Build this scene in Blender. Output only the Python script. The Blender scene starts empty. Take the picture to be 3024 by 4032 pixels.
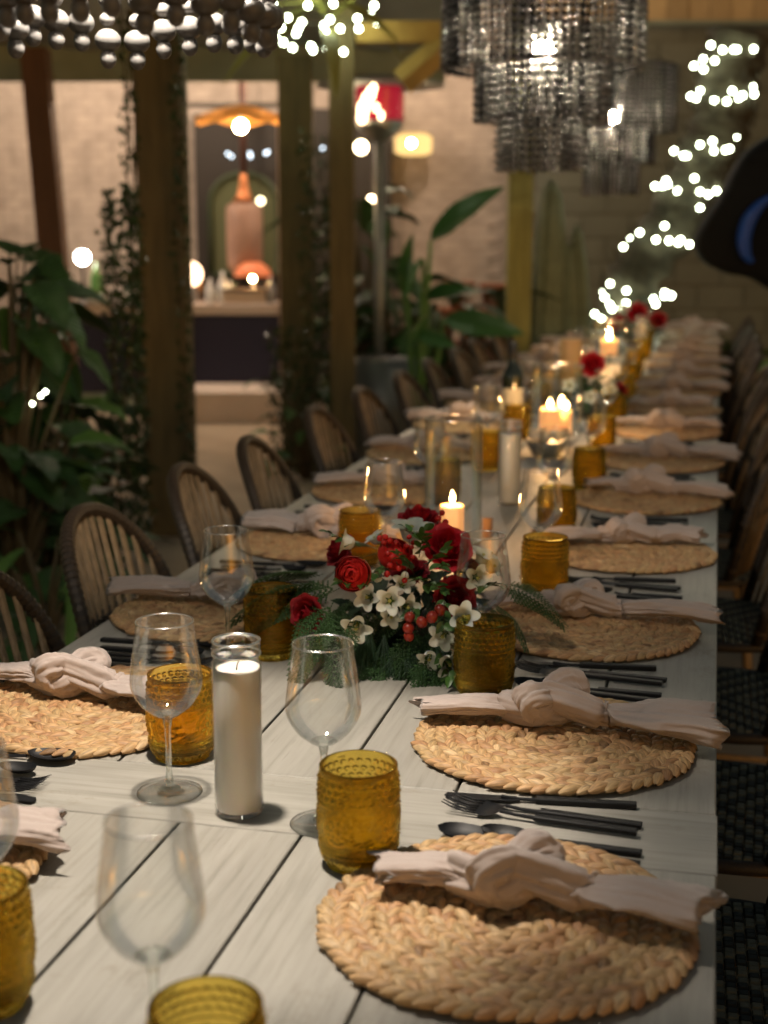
import bpy, math, random
from mathutils import Vector, Matrix, Euler
PI = math.pi; sin = math.sin; cos = math.cos
rnd = random.Random(7)
S = bpy.context.scene
COL = S.collection

# ------------------------------------------------------------------ camera
FPX = 5500.0; W0, H0 = 3024.0, 4032.0
PITCH = math.atan(1096/5500); YAW = math.atan(1318/math.hypot(5500, 1096))
TZ = 0.75                                   # table top
CAMZ = TZ + 0.70*cos(PITCH)
cam_d = bpy.data.cameras.new('camera'); cam = bpy.data.objects.new('camera', cam_d); COL.objects.link(cam)
cam.location = (0, 0, CAMZ); cam.rotation_euler = (PI/2-PITCH, 0, YAW)
cam_d.sensor_fit = 'VERTICAL'; cam_d.sensor_height = 36.0; cam_d.sensor_width = 27.0
cam_d.lens = 36.0*FPX/H0; cam_d.clip_start = 0.05; cam_d.clip_end = 400
cam_d.dof.use_dof = True; cam_d.dof.focus_distance = 1.92; cam_d.dof.aperture_fstop = (cam_d.lens/1000)/0.0135
S.camera = cam
# ------------------------------------------------------------------ world, moonlight, exposure
w = bpy.data.worlds.new('World'); S.world = w; w.use_nodes = True
wn = w.node_tree; wn.nodes.clear()
sky = wn.nodes.new('ShaderNodeTexSky'); sky.sky_type = 'NISHITA'; sky.sun_disc = False
sky.sun_elevation = math.radians(3); sky.sun_rotation = math.radians(140)
bg = wn.nodes.new('ShaderNodeBackground'); bg.inputs[1].default_value = 0.10
wo = wn.nodes.new('ShaderNodeOutputWorld')
tint = wn.nodes.new('ShaderNodeMix'); tint.data_type = 'RGBA'; tint.blend_type = 'MULTIPLY'; tint.inputs[0].default_value = 1; tint.inputs[7].default_value = (1,.93,.82,1)
wn.links.new(sky.outputs[0], tint.inputs[6]); wn.links.new(tint.outputs[2], bg.inputs[0]); wn.links.new(bg.outputs[0], wo.inputs[0])
S.view_settings.view_transform = 'Standard'; S.view_settings.look = 'None'
S.view_settings.exposure = 0.4; S.view_settings.gamma = 1; S.view_settings.use_curve_mapping = False
cy = S.cycles
cy.max_bounces = 14; cy.transmission_bounces = 12; cy.transparent_max_bounces = 24; cy.diffuse_bounces = 3; cy.glossy_bounces = 4
cy.caustics_reflective = False; cy.caustics_refractive = False
cy.sample_clamp_indirect = 8.0; cy.sample_clamp_direct = 0; cy.use_denoising = True
cy.use_adaptive_sampling = True; cy.adaptive_threshold = 0.01

# ------------------------------------------------------------------ layout helper: bearing + distance -> place
FW = Vector((-sin(YAW)*cos(PITCH), cos(YAW)*cos(PITCH), -sin(PITCH)))
RT = Vector((cos(YAW), sin(YAW), 0)); UP = RT.cross(FW)
CP = Vector((0, 0, CAMZ)); FU = FPX*1659/W0
def ray(u, v): return FW + RT*((u-829.5)/FU) - UP*((v-1106)/FU)
def W(u, v, d):
    r = ray(u, v); h = r.x*-sin(YAW) + r.y*cos(YAW)
    return CP + r*(d/h)
def G(u, v, z=TZ):
    r = ray(u, v); return CP + r*((z-CAMZ)/r.z)

# ------------------------------------------------------------------ mesh helpers
class MB:
    def __init__(s): s.v = []; s.f = []; s.uv = {}; s.mi = []; s.cur = 0; s.col = []; s.cc = 0.5
    def add(s, vs, fs, M=None, uvs=None):
        o = len(s.v)
        for p in vs:
            p = Vector(p); s.v.append(M @ p if M else p); s.col.append(s.cc)
        for f in fs: s.f.append([o+i for i in f]); s.mi.append(s.cur)
        if uvs:
            for i, q in enumerate(uvs): s.uv[o+i] = q
    def box(s, x0, y0, z0, x1, y1, z1, M=None, b=0.0):
        if x0 > x1: x0, x1 = x1, x0
        if y0 > y1: y0, y1 = y1, y0
        if z0 > z1: z0, z1 = z1, z0
        if b <= 0:
            vs = [(x0,y0,z0),(x1,y0,z0),(x1,y1,z0),(x0,y1,z0),(x0,y0,z1),(x1,y0,z1),(x1,y1,z1),(x0,y1,z1)]
            fs = [(0,3,2,1),(4,5,6,7),(0,1,5,4),(1,2,6,5),(2,3,7,6),(3,0,4,7)]
        else:
            vs = [(x0+b,y0+b,z0),(x1-b,y0+b,z0),(x1-b,y1-b,z0),(x0+b,y1-b,z0),
                  (x0,y0,z0+b),(x1,y0,z0+b),(x1,y1,z0+b),(x0,y1,z0+b),
                  (x0,y0,z1-b),(x1,y0,z1-b),(x1,y1,z1-b),(x0,y1,z1-b),
                  (x0+b,y0+b,z1),(x1-b,y0+b,z1),(x1-b,y1-b,z1),(x0+b,y1-b,z1)]
            fs = [(0,3,2,1),(12,13,14,15)]
            for k in (0, 4, 8):
                for i in range(4):
                    j = (i+1) % 4; fs.append((k+i, k+j, k+4+j, k+4+i))
        s.add(vs, fs, M)
    def tube(s, pts, rad, n=8, cap=True, M=None, flat=1.0):
        pts = [Vector(p) for p in pts]; m = len(pts)
        if not hasattr(rad, '__len__'): rad = [rad]*m
        t0 = (pts[1]-pts[0]).normalized()
        a = Vector((0,0,1)) if abs(t0.z) < .9 else Vector((1,0,0))
        nx = t0.cross(a).normalized(); vs = []; uv = []
        for i in range(m):
            t = (pts[min(i+1,m-1)]-pts[max(i-1,0)]).normalized()
            nx = (nx - t*nx.dot(t)).normalized(); ny = t.cross(nx)
            for k in range(n):
                q = 2*PI*k/n; vs.append(pts[i]+(nx*cos(q)+ny*sin(q)*flat)*rad[i]); uv.append((i/(m-1), k/n))
        fs = []
        for i in range(m-1):
            for k in range(n):
                k2 = (k+1) % n; fs.append((i*n+k, i*n+k2, (i+1)*n+k2, (i+1)*n+k))
        if cap: fs.append(tuple(reversed(range(n)))); fs.append(tuple((m-1)*n+k for k in range(n)))
        s.add(vs, fs, M, uv)
    def lathe(s, prof, n=32, M=None, disp=None, closed=False):
        m = len(prof); vs = []; fs = []
        for i, (r, z) in enumerate(prof):
            for k in range(n):
                q = 2*PI*k/n; rr = r + (disp(i, q, r, z) if disp else 0)
                vs.append((rr*cos(q), rr*sin(q), z))
        rng = m if closed else m-1
        for i in range(rng):
            i2 = (i+1) % m
            for k in range(n):
                k2 = (k+1) % n; fs.append((i*n+k, i*n+k2, i2*n+k2, i2*n+k))
        if not closed:
            if prof[0][0] > 1e-5: fs.append(tuple(reversed(range(n))))
            if prof[-1][0] > 1e-5: fs.append(tuple((m-1)*n+k for k in range(n)))
        s.add(vs, fs, M)
    def ball(s, c, r, n=10, m=6, sc=(1,1,1), M=None):
        vs = [(c[0], c[1], c[2]-r*sc[2])]; fs = []
        for i in range(1, m):
            a = -PI/2+PI*i/m
            for k in range(n):
                q = 2*PI*k/n; vs.append((c[0]+r*sc[0]*cos(a)*cos(q), c[1]+r*sc[1]*cos(a)*sin(q), c[2]+r*sc[2]*sin(a)))
        vs.append((c[0], c[1], c[2]+r*sc[2])); L = len(vs)-1
        for k in range(n):
            k2 = (k+1) % n; fs.append((0, 1+k2, 1+k)); fs.append((L, L-n+k, L-n+k2))
        for i in range(m-2):
            for k in range(n):
                k2 = (k+1) % n; fs.append((1+i*n+k, 1+i*n+k2, 1+(i+1)*n+k2, 1+(i+1)*n+k))
        s.add(vs, fs, M)
    def grid(s, fn, nu, nv, M=None):
        vs = []; uv = []
        for i in range(nu+1):
            for j in range(nv+1):
                vs.append(fn(i/nu, j/nv)); uv.append((i/nu, j/nv))
        fs = [(i*(nv+1)+j, (i+1)*(nv+1)+j, (i+1)*(nv+1)+j+1, i*(nv+1)+j+1) for i in range(nu) for j in range(nv)]
        s.add(vs, fs, M, uv)
    def mesh(s, name, mats, smooth=True):
        me = bpy.data.meshes.new(name); me.from_pydata([tuple(p) for p in s.v], [], s.f); me.update()
        if not isinstance(mats, (list, tuple)): mats = [mats]
        for m in mats: me.materials.append(m)
        if len(mats) > 1: me.polygons.foreach_set('material_index', s.mi)
        me.polygons.foreach_set('use_smooth', [smooth]*len(me.polygons))
        if s.uv:
            l = me.uv_layers.new(name='UVMap')
            for lp in me.loops: l.data[lp.index].uv = s.uv.get(lp.vertex_index, (0, 0))
        if any(abs(c-.5) > 1e-6 for c in s.col):
            at = me.attributes.new('rnd', 'FLOAT', 'POINT'); at.data.foreach_set('value', s.col)
        return me
def ob(name, me, parent=None, loc=None, rot=None, sc=None):
    o = bpy.data.objects.new(name, me); COL.objects.link(o)
    if parent: o.parent = parent
    if loc is not None: o.location = loc
    if rot is not None: o.rotation_euler = rot
    if sc is not None: o.scale = (sc,)*3 if not hasattr(sc, '__len__') else sc
    return o
def tag(o, label, cat, group=None, kind=None):
    o['label'] = label; o['category'] = cat
    if group: o['group'] = group
    if kind: o['kind'] = kind
    return o
def thing(name, label, cat, loc=(0,0,0), rz=0, group=None, rot=None):
    o = ob(name, None, loc=loc, rot=rot or (0,0,rz)); o.empty_display_size = .05
    return tag(o, label, cat, group)
def struct(o): o['kind'] = 'structure'; return o
def dup(root, loc=None, rz=None, label=None, parent=None, group=None):
    r = root.copy(); COL.objects.link(r)
    if parent: r.parent = parent
    if loc is not None: r.location = loc
    if rz is not None: r.rotation_euler = (0,0,rz)
    if label: r['label'] = label
    if group: r['group'] = group
    for ch in list(root.children): dup(ch, parent=r)
    return r

# ------------------------------------------------------------------ materials
def NT(name):
    m = bpy.data.materials.new(name); m.use_nodes = True; t = m.node_tree
    return m, t, t.nodes['Principled BSDF']
def pm(name, col, rough=.5, metal=0, spec=.5, var=0, vscale=20, bump=0, bscale=60, sub=0, emis=None, estr=0, sheen=0, stretch=None, coat=0, objvar=0, trans=0, ior=1.45, alpha=1):
    m, t, b = NT(name); n = t.nodes; L = t.links
    b.inputs['Base Color'].default_value = (*col, 1); b.inputs['Roughness'].default_value = rough
    b.inputs['Metallic'].default_value = metal; b.inputs['Specular IOR Level'].default_value = spec
    b.inputs['Sheen Weight'].default_value = sheen; b.inputs['Coat Weight'].default_value = coat
    b.inputs['Transmission Weight'].default_value = trans; b.inputs['IOR'].default_value = ior
    if sub: b.inputs['Subsurface Weight'].default_value = sub; b.inputs['Subsurface Radius'].default_value = (.02,.012,.006)
    if emis: b.inputs['Emission Color'].default_value = (*emis, 1); b.inputs['Emission Strength'].default_value = estr
    tc = n.new('ShaderNodeTexCoord'); src = tc.outputs['Object']
    if stretch:
        mp = n.new('ShaderNodeMapping'); mp.inputs['Scale'].default_value = stretch; L.new(src, mp.inputs[0]); src = mp.outputs[0]
    if var or objvar:
        hs = n.new('ShaderNodeHueSaturation'); hs.inputs['Color'].default_value = (*col, 1)
        val = None
        if var:
            nz = n.new('ShaderNodeTexNoise'); nz.inputs['Scale'].default_value = vscale; nz.inputs['Detail'].default_value = 5
            L.new(src, nz.inputs[0])
            mr = n.new('ShaderNodeMapRange'); mr.inputs[1].default_value = .25; mr.inputs[2].default_value = .75
            mr.inputs[3].default_value = 1-var; mr.inputs[4].default_value = 1+var; L.new(nz.outputs[0], mr.inputs[0]); val = mr.outputs[0]
        if objvar:
            oi = n.new('ShaderNodeObjectInfo'); m2 = n.new('ShaderNodeMapRange'); m2.inputs[3].default_value = 1-objvar; m2.inputs[4].default_value = 1+objvar
            L.new(oi.outputs['Random'], m2.inputs[0])
            if val:
                mu = n.new('ShaderNodeMath'); mu.operation = 'MULTIPLY'; L.new(val, mu.inputs[0]); L.new(m2.outputs[0], mu.inputs[1]); val = mu.outputs[0]
            else: val = m2.outputs[0]
        L.new(val, hs.inputs['Value']); L.new(hs.outputs[0], b.inputs['Base Color'])
    if bump:
        nb = n.new('ShaderNodeTexNoise'); nb.inputs['Scale'].default_value = bscale; nb.inputs['Detail'].default_value = 4; L.new(src, nb.inputs[0])
        bp = n.new('ShaderNodeBump'); bp.inputs['Strength'].default_value = bump; bp.inputs['Distance'].default_value = .003
        L.new(nb.outputs[0], bp.inputs['Height']); L.new(bp.outputs[0], b.inputs['Normal'])
    return m
def emit(name, col, s):
    m = bpy.data.materials.new(name); m.use_nodes = True; t = m.node_tree; t.nodes.clear()
    e = t.nodes.new('ShaderNodeEmission'); e.inputs[0].default_value = (*col, 1); e.inputs[1].default_value = s
    o = t.nodes.new('ShaderNodeOutputMaterial'); t.links.new(e.outputs[0], o.inputs[0]); return m
def thin_glass(name, tint=(1,1,1), gr=.02, boost=1.0, edge=0):
    # thin walls: light passes straight through, reflection by Fresnel, walls seen edge-on get darker
    m = bpy.data.materials.new(name); m.use_nodes = True; t = m.node_tree; n = t.nodes; L = t.links; n.clear()
    tr = n.new('ShaderNodeBsdfTransparent'); tr.inputs[0].default_value = (*tint, 1)
    gl = n.new('ShaderNodeBsdfGlossy'); gl.inputs['Roughness'].default_value = gr; gl.inputs[0].default_value = (boost,)*3+(1,)
    fr = n.new('ShaderNodeFresnel'); fr.inputs[0].default_value = 1.5
    cl = n.new('ShaderNodeMath'); cl.operation = 'MINIMUM'; cl.inputs[1].default_value = .48; L.new(fr.outputs[0], cl.inputs[0])
    mx = n.new('ShaderNodeMixShader'); L.new(cl.outputs[0], mx.inputs[0]); L.new(tr.outputs[0], mx.inputs[1]); L.new(gl.outputs[0], mx.inputs[2])
    if edge:
        lw = n.new('ShaderNodeLayerWeight'); lw.inputs[0].default_value = .25
        cr = n.new('ShaderNodeMix'); cr.data_type = 'RGBA'; cr.inputs[6].default_value = (*tint, 1); cr.inputs[7].default_value = tuple(c*(1-edge) for c in tint)+(1,)
        L.new(lw.outputs['Facing'], cr.inputs[0]); L.new(cr.outputs[2], tr.inputs[0])
    o = n.new('ShaderNodeOutputMaterial'); L.new(mx.outputs[0], o.inputs[0]); return m
def solid_glass(name, col=(1,1,1), rough=0, ior=1.5, mix=.45, mcol=None, bump=0, bscale=200):
    m = bpy.data.materials.new(name); m.use_nodes = True; t = m.node_tree; n = t.nodes; L = t.links; n.clear()
    g = n.new('ShaderNodeBsdfGlass'); g.inputs[0].default_value = (*col, 1)
    if 'amber' in name:
        oi = n.new('ShaderNodeObjectInfo'); mr = n.new('ShaderNodeMapRange'); mr.inputs[3].default_value = .9; mr.inputs[4].default_value = 1.03; L.new(oi.outputs['Random'], mr.inputs[0])
        hs = n.new('ShaderNodeHueSaturation'); hs.inputs['Color'].default_value = (*col,1); L.new(mr.outputs[0], hs.inputs['Value']); L.new(hs.outputs[0], g.inputs[0])
    g.inputs['Roughness'].default_value = rough; g.inputs['IOR'].default_value = ior
    tr = n.new('ShaderNodeBsdfTransparent'); tr.inputs[0].default_value = (*(mcol or col), 1)
    mx = n.new('ShaderNodeMixShader'); mx.inputs[0].default_value = mix
    L.new(g.outputs[0], mx.inputs[1]); L.new(tr.outputs[0], mx.inputs[2])
    if bump:
        tc = n.new('ShaderNodeTexCoord'); v = n.new('ShaderNodeTexVoronoi'); v.inputs['Scale'].default_value = bscale; L.new(tc.outputs['Object'], v.inputs[0])
        bp = n.new('ShaderNodeBump'); bp.inputs['Strength'].default_value = bump; bp.inputs['Distance'].default_value = .0015
        L.new(v.outputs[0], bp.inputs['Height']); L.new(bp.outputs[0], g.inputs['Normal'])
    o = n.new('ShaderNodeOutputMaterial'); L.new(mx.outputs[0], o.inputs[0]); return m

def rim_glass(name):
    m = bpy.data.materials.new(name); m.use_nodes = True; t = m.node_tree; n = t.nodes; L = t.links; n.clear()
    g = n.new('ShaderNodeBsdfGlossy'); g.inputs['Roughness'].default_value = .22; g.inputs[0].default_value = (.95,.95,.95,1)
    tr = n.new('ShaderNodeBsdfTransparent'); mx = n.new('ShaderNodeMixShader'); mx.inputs[0].default_value = .35
    L.new(g.outputs[0], mx.inputs[1]); L.new(tr.outputs[0], mx.inputs[2]); o = n.new('ShaderNodeOutputMaterial'); L.new(mx.outputs[0], o.inputs[0]); return m
M_RIM = rim_glass('bright_glass_rim')
def wood_table():
    m, t, b = NT('whitewashed_wood'); n = t.nodes; L = t.links
    tc = n.new('ShaderNodeTexCoord'); oi = n.new('ShaderNodeObjectInfo')
    ad = n.new('ShaderNodeVectorMath'); ad.operation = 'ADD'; cb = n.new('ShaderNodeCombineXYZ')
    mu = n.new('ShaderNodeMath'); mu.operation = 'MULTIPLY'; mu.inputs[1].default_value = 37
    L.new(oi.outputs['Random'], mu.inputs[0]); L.new(mu.outputs[0], cb.inputs[0]); L.new(mu.outputs[0], cb.inputs[1])
    L.new(tc.outputs['Object'], ad.inputs[0]); L.new(cb.outputs[0], ad.inputs[1])
    def nz(scale, vec, det=6, rough=.6):
        mp = n.new('ShaderNodeMapping'); mp.inputs['Scale'].default_value = vec; L.new(ad.outputs[0], mp.inputs[0])
        q = n.new('ShaderNodeTexNoise'); q.inputs['Scale'].default_value = scale; q.inputs['Detail'].default_value = det; q.inputs['Roughness'].default_value = rough
        L.new(mp.outputs[0], q.inputs[0]); return q.outputs[0]
    g1 = nz(4, (1.2, 22, 22)); g2 = nz(9, (1.5, 45, 45), 3); g3 = nz(2.2, (1, 2.5, 2.5), 3)
    r = n.new('ShaderNodeValToRGB'); e = r.color_ramp.elements
    e[0].position = .30; e[0].color = (.27,.257,.22,1); e[1].position = .72; e[1].color = (.385,.365,.325,1)
    x = e.new(.5); x.color = (.345,.325,.285,1); L.new(g1, r.inputs[0])
    # dark cracks / open pores along the grain
    r2 = n.new('ShaderNodeValToRGB'); e = r2.color_ramp.elements; e[0].position = .27; e[0].color = (.45,.42,.38,1); e[1].position = .36; e[1].color = (1,1,1,1); L.new(g2, r2.inputs[0])
    m1 = n.new('ShaderNodeMix'); m1.data_type = 'RGBA'; m1.blend_type = 'MULTIPLY'; m1.inputs[0].default_value = .55; L.new(r.outputs[0], m1.inputs[6]); L.new(r2.outputs[0], m1.inputs[7])
    mr = n.new('ShaderNodeMapRange'); mr.inputs[1].default_value = .3; mr.inputs[2].default_value = .7; mr.inputs[3].default_value = .86; mr.inputs[4].default_value = 1.1; L.new(g3, mr.inputs[0])
    hs = n.new('ShaderNodeHueSaturation'); L.new(m1.outputs[2], hs.inputs['Color']); L.new(mr.outputs[0], hs.inputs['Value']); L.new(hs.outputs[0], b.inputs['Base Color'])
    st = nz(5.5, (1,1.6,1.6), 8, .75); r3 = n.new('ShaderNodeValToRGB'); e3 = r3.color_ramp.elements; e3[0].position = .30; e3[0].color = (.72,.68,.60,1); e3[1].position = .43; e3[1].color = (1,1,1,1); L.new(st, r3.inputs[0])
    m3 = n.new('ShaderNodeMix'); m3.data_type = 'RGBA'; m3.blend_type = 'MULTIPLY'; m3.inputs[0].default_value = .9; L.new(hs.outputs[0], m3.inputs[6]); L.new(r3.outputs[0], m3.inputs[7]); L.new(m3.outputs[2], b.inputs['Base Color'])
    bp = n.new('ShaderNodeBump'); bp.inputs['Strength'].default_value = .18; bp.inputs['Distance'].default_value = .0015; L.new(g2, bp.inputs['Height']); L.new(bp.outputs[0], b.inputs['Normal'])
    mr2 = n.new('ShaderNodeMapRange'); mr2.inputs[3].default_value = .36; mr2.inputs[4].default_value = .62; L.new(g1, mr2.inputs[0]); L.new(mr2.outputs[0], b.inputs['Roughness'])
    return m
def hyacinth():
    m, t, b = NT('water_hyacinth'); n = t.nodes; L = t.links
    at = n.new('ShaderNodeAttribute'); at.attribute_name = 'rnd'
    r = n.new('ShaderNodeValToRGB'); e = r.color_ramp.elements
    e[0].position = 0; e[0].color = (.22,.12,.05,1); e[1].position = 1; e[1].color = (.60,.41,.22,1)
    for p, c in ((.2,(.42,.22,.10)),(.5,(.53,.32,.15)),(.75,(.48,.315,.145))): x = e.new(p); x.color = (*c,1)
    L.new(at.outputs['Fac'], r.inputs[0])
    uv = n.new('ShaderNodeTexCoord'); mp = n.new('ShaderNodeMapping'); mp.inputs['Scale'].default_value = (1.0, 7, 1); L.new(uv.outputs['UV'], mp.inputs[0])
    oi = n.new('ShaderNodeAttribute'); oi.attribute_name = 'rnd'; cb = n.new('ShaderNodeCombineXYZ'); mu = n.new('ShaderNodeMath'); mu.operation = 'MULTIPLY'; mu.inputs[1].default_value = 91
    L.new(oi.outputs['Fac'], mu.inputs[0]); L.new(mu.outputs[0], cb.inputs[0]); L.new(cb.outputs[0], mp.inputs['Location'])
    nz = n.new('ShaderNodeTexNoise'); nz.inputs['Scale'].default_value = 2.2; nz.inputs['Detail'].default_value = 4; L.new(mp.outputs[0], nz.inputs[0])
    mr = n.new('ShaderNodeMapRange'); mr.inputs[1].default_value = .3; mr.inputs[2].default_value = .7; mr.inputs[3].default_value = .5; mr.inputs[4].default_value = 1.25; L.new(nz.outputs[0], mr.inputs[0])
    hs = n.new('ShaderNodeHueSaturation'); L.new(r.outputs[0], hs.inputs['Color']); L.new(mr.outputs[0], hs.inputs['Value']); L.new(hs.outputs[0], b.inputs['Base Color'])
    bp = n.new('ShaderNodeBump'); bp.inputs['Strength'].default_value = .5; bp.inputs['Distance'].default_value = .001; L.new(nz.outputs[0], bp.inputs['Height']); L.new(bp.outputs[0], b.inputs['Normal'])
    b.inputs['Roughness'].default_value = .6; return m
def linen():
    m, t, b = NT('linen'); n = t.nodes; L = t.links
    b.inputs['Base Color'].default_value = (.41,.335,.30,1); b.inputs['Roughness'].default_value = .9; b.inputs['Sheen Weight'].default_value = .25
    tc = n.new('ShaderNodeTexCoord')
    w1 = n.new('ShaderNodeTexWave'); w1.inputs['Scale'].default_value = 330; w1.bands_direction = 'X'; w2 = n.new('ShaderNodeTexWave'); w2.inputs['Scale'].default_value = 330; w2.bands_direction = 'Y'
    L.new(tc.outputs['Object'], w1.inputs[0]); L.new(tc.outputs['Object'], w2.inputs[0])
    ad = n.new('ShaderNodeMath'); L.new(w1.outputs['Fac'], ad.inputs[0]); L.new(w2.outputs['Fac'], ad.inputs[1])
    nz = n.new('ShaderNodeTexNoise'); nz.inputs['Scale'].default_value = 55; nz.inputs['Detail'].default_value = 4; L.new(tc.outputs['Object'], nz.inputs[0])
    b1 = n.new('ShaderNodeBump'); b1.inputs['Strength'].default_value = .12; b1.inputs['Distance'].default_value = .0004; L.new(ad.outputs[0], b1.inputs['Height'])
    b2 = n.new('ShaderNodeBump'); b2.inputs['Strength'].default_value = .45; b2.inputs['Distance'].default_value = .004; L.new(nz.outputs[0], b2.inputs['Height']); L.new(b1.outputs[0], b2.inputs['Normal']); L.new(b2.outputs[0], b.inputs['Normal'])
    return m
def brick_mat(name, col):
    return pm(name, col, .9, var=.25, vscale=6, objvar=.08, bump=.5, bscale=40)

M_WOOD = wood_table(); M_HY = hyacinth(); M_LIN = linen()
M_HYD = pm('hyacinth_core', (.16,.09,.04), .9)
M_BLK = pm('matte_black_metal', (.008,.008,.009), .5, metal=0, spec=.35, var=.2, vscale=60)
M_GLASS = thin_glass('thin_clear_glass', (.985,.99,.985), .02, 1.0, edge=.22)
M_GHUR = thin_glass('hurricane_glass', (.97,.985,.975), .015, 1.0, edge=.45); M_GSH = solid_glass('clear_glass_shell', (.985,1,.99), 0, 1.5, .5, (.97,.98,.97)); M_GSOL = solid_glass('clear_glass', (.98,1,.99), 0, 1.5, .5, (.98,1,.99))
M_AMB = solid_glass('amber_glass', (.985,.86,.38), .01, 1.5, .12, (.97,.80,.33))
M_AMBW = solid_glass('amber_water', (.99,.92,.70), 0, 1.33, .35)
M_WAX = pm('white_wax', (.80,.77,.70), .45, sub=.3, var=.03, vscale=8)
M_WAXI = pm('ivory_wax', (.85,.56,.27), .5, sub=.6, emis=(1,.42,.14), estr=.0)
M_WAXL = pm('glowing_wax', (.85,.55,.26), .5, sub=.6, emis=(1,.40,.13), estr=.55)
M_WICK = pm('wick', (.02,.015,.01), .9)
M_FLAME = emit('flame', (1,.62,.22), 60)
M_BEAD = pm('black_bead', (.17,.165,.17), .27, metal=.9, objvar=.9)
def bead_mat(name, base, gl, trl):
    m = bpy.data.materials.new(name); m.use_nodes = True; t = m.node_tree; n = t.nodes; L = t.links; n.clear()
    oi = n.new('ShaderNodeObjectInfo'); mr = n.new('ShaderNodeMapRange'); mr.inputs[3].default_value = .05; mr.inputs[4].default_value = 1.0; L.new(oi.outputs['Random'], mr.inputs[0])
    def c(col):
        h = n.new('ShaderNodeHueSaturation'); h.inputs['Color'].default_value = (*col,1); L.new(mr.outputs[0], h.inputs['Value']); return h.outputs[0]
    g = n.new('ShaderNodeBsdfGlossy'); g.inputs['Roughness'].default_value = .14; L.new(c(gl), g.inputs[0])
    tl = n.new('ShaderNodeBsdfTranslucent'); L.new(c(trl), tl.inputs[0]); d = n.new('ShaderNodeBsdfDiffuse'); d.inputs[0].default_value = (*base,1)
    m1 = n.new('ShaderNodeMixShader'); m1.inputs[0].default_value = .45; L.new(d.outputs[0], m1.inputs[1]); L.new(tl.outputs[0], m1.inputs[2])
    m2 = n.new('ShaderNodeMixShader'); m2.inputs[0].default_value = .26; L.new(m1.outputs[0], m2.inputs[1]); L.new(g.outputs[0], m2.inputs[2])
    o = n.new('ShaderNodeOutputMaterial'); L.new(m2.outputs[0], o.inputs[0]); return m
M_BEAD = bead_mat('smoky_bead', (.012,.012,.013), (.80,.80,.82), (.80,.78,.77)); M_BEADK = pm('black_bead', (.006,.006,.007), .25, spec=.6)
M_BEADN = pm('painted_bead', (.10,.095,.09), .5, spec=.6, var=.3, vscale=60)
M_IRON = pm('black_iron', (.02,.02,.02), .4, metal=.6)
M_BULB = emit('bulb_white', (1,.88,.74), 2300); M_BULB2 = emit('bulb_dim', (1,.83,.58), 1000)
M_FAIRY = emit('fairy_light', (.90,1,.70), 24)
M_WARMB = emit('warm_bulb', (1,.62,.25), 260)
M_WIRE = pm('green_wire', (.02,.03,.015), .5)
M_RAT = pm('rattan', (.22,.15,.08), .55, var=.3, vscale=40, objvar=.15)
M_RATD = pm('dark_rattan_wrap', (.03,.022,.016), .5, var=.4, vscale=300, bump=.5, bscale=400)
M_WVA = pm('weave_dark', (.012,.013,.010), .6); M_WVB = pm('weave_cream', (.16,.15,.10), .6, var=.2, vscale=200)
M_POST = pm('weathered_post', (.10,.076,.030), .8, var=.35, vscale=6, stretch=(4,4,.5), bump=.4, bscale=20)
M_POSTR = pm('stained_post', (.10,.045,.022), .7, var=.25, vscale=6, stretch=(4,4,.5))
M_BEAM = pm('painted_beam', (.22,.25,.19), .8, var=.2, vscale=3)
M_CANV = pm('canvas', (.26,.27,.25), .95, var=.15, vscale=2)
M_LEAF = pm('leaf_dark', (.028,.075,.018), .35, var=.35, vscale=8, objvar=.3)
M_LEAFB = pm('leaf_bright', (.07,.15,.025), .4, var=.3, vscale=8, objvar=.3)
M_IVY = pm('ivy_leaf', (.03,.055,.02), .25, var=.4, vscale=30)
M_STEM = pm('stem', (.07,.05,.02), .7)
M_TRUNK = pm('trunk_bark', (.05,.043,.028), .95, var=.4, vscale=14, bump=.8, bscale=25)
M_BRICK = brick_mat('painted_brick', (.40,.325,.27)); M_MORT = pm('mortar', (.33,.27,.22), .95, var=.15, vscale=10)
M_STUC = pm('grey_block', (.13,.135,.105), .95, var=.15, vscale=3, bump=.3, objvar=.06); M_STUM = pm('block_joint', (.10,.095,.07), .95)
M_GROUND = pm('paving', (.34,.26,.18), .85, var=.2, vscale=2.5, bump=.3, bscale=12)

# ================================================================== STRUCTURE
g = MB(); g.box(-150,-60,-.3,150,200,0); struct(ob('ground', g.mesh('ground', M_GROUND, False)))
BR = Matrix.Rotation(YAW, 4, 'Z')
def loc_uvd(u, v, d): return BR.inverted() @ W(u, v, d)       # frame of the garden walls, square to the yard
def wbox(name, u0, v0, u1, v1, d, depth, mat, parent=None, b=.004):
    """box with the front face spanning two bearings at distance d"""
    a = loc_uvd(u0, v0, d); c = loc_uvd(u1, v1, d)
    q = MB(); x0, x1 = a.x, c.x; z0, z1 = sorted((a.z, c.z)); cx = (x0+x1)/2; cz = z0
    q.box(x0-cx, 0, 0, x1-cx, depth, z1-z0, b=b)
    o = ob(name, q.mesh(name, mat, False)); P = BR @ Vector((cx, a.y, cz))
    o.rotation_euler = (0,0,YAW)
    if parent:
        o.parent = parent; o.matrix_parent_inverse = Matrix.LocRotScale(parent.location, parent.rotation_euler, parent.scale).inverted()
    o.location = P
    return o

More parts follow.
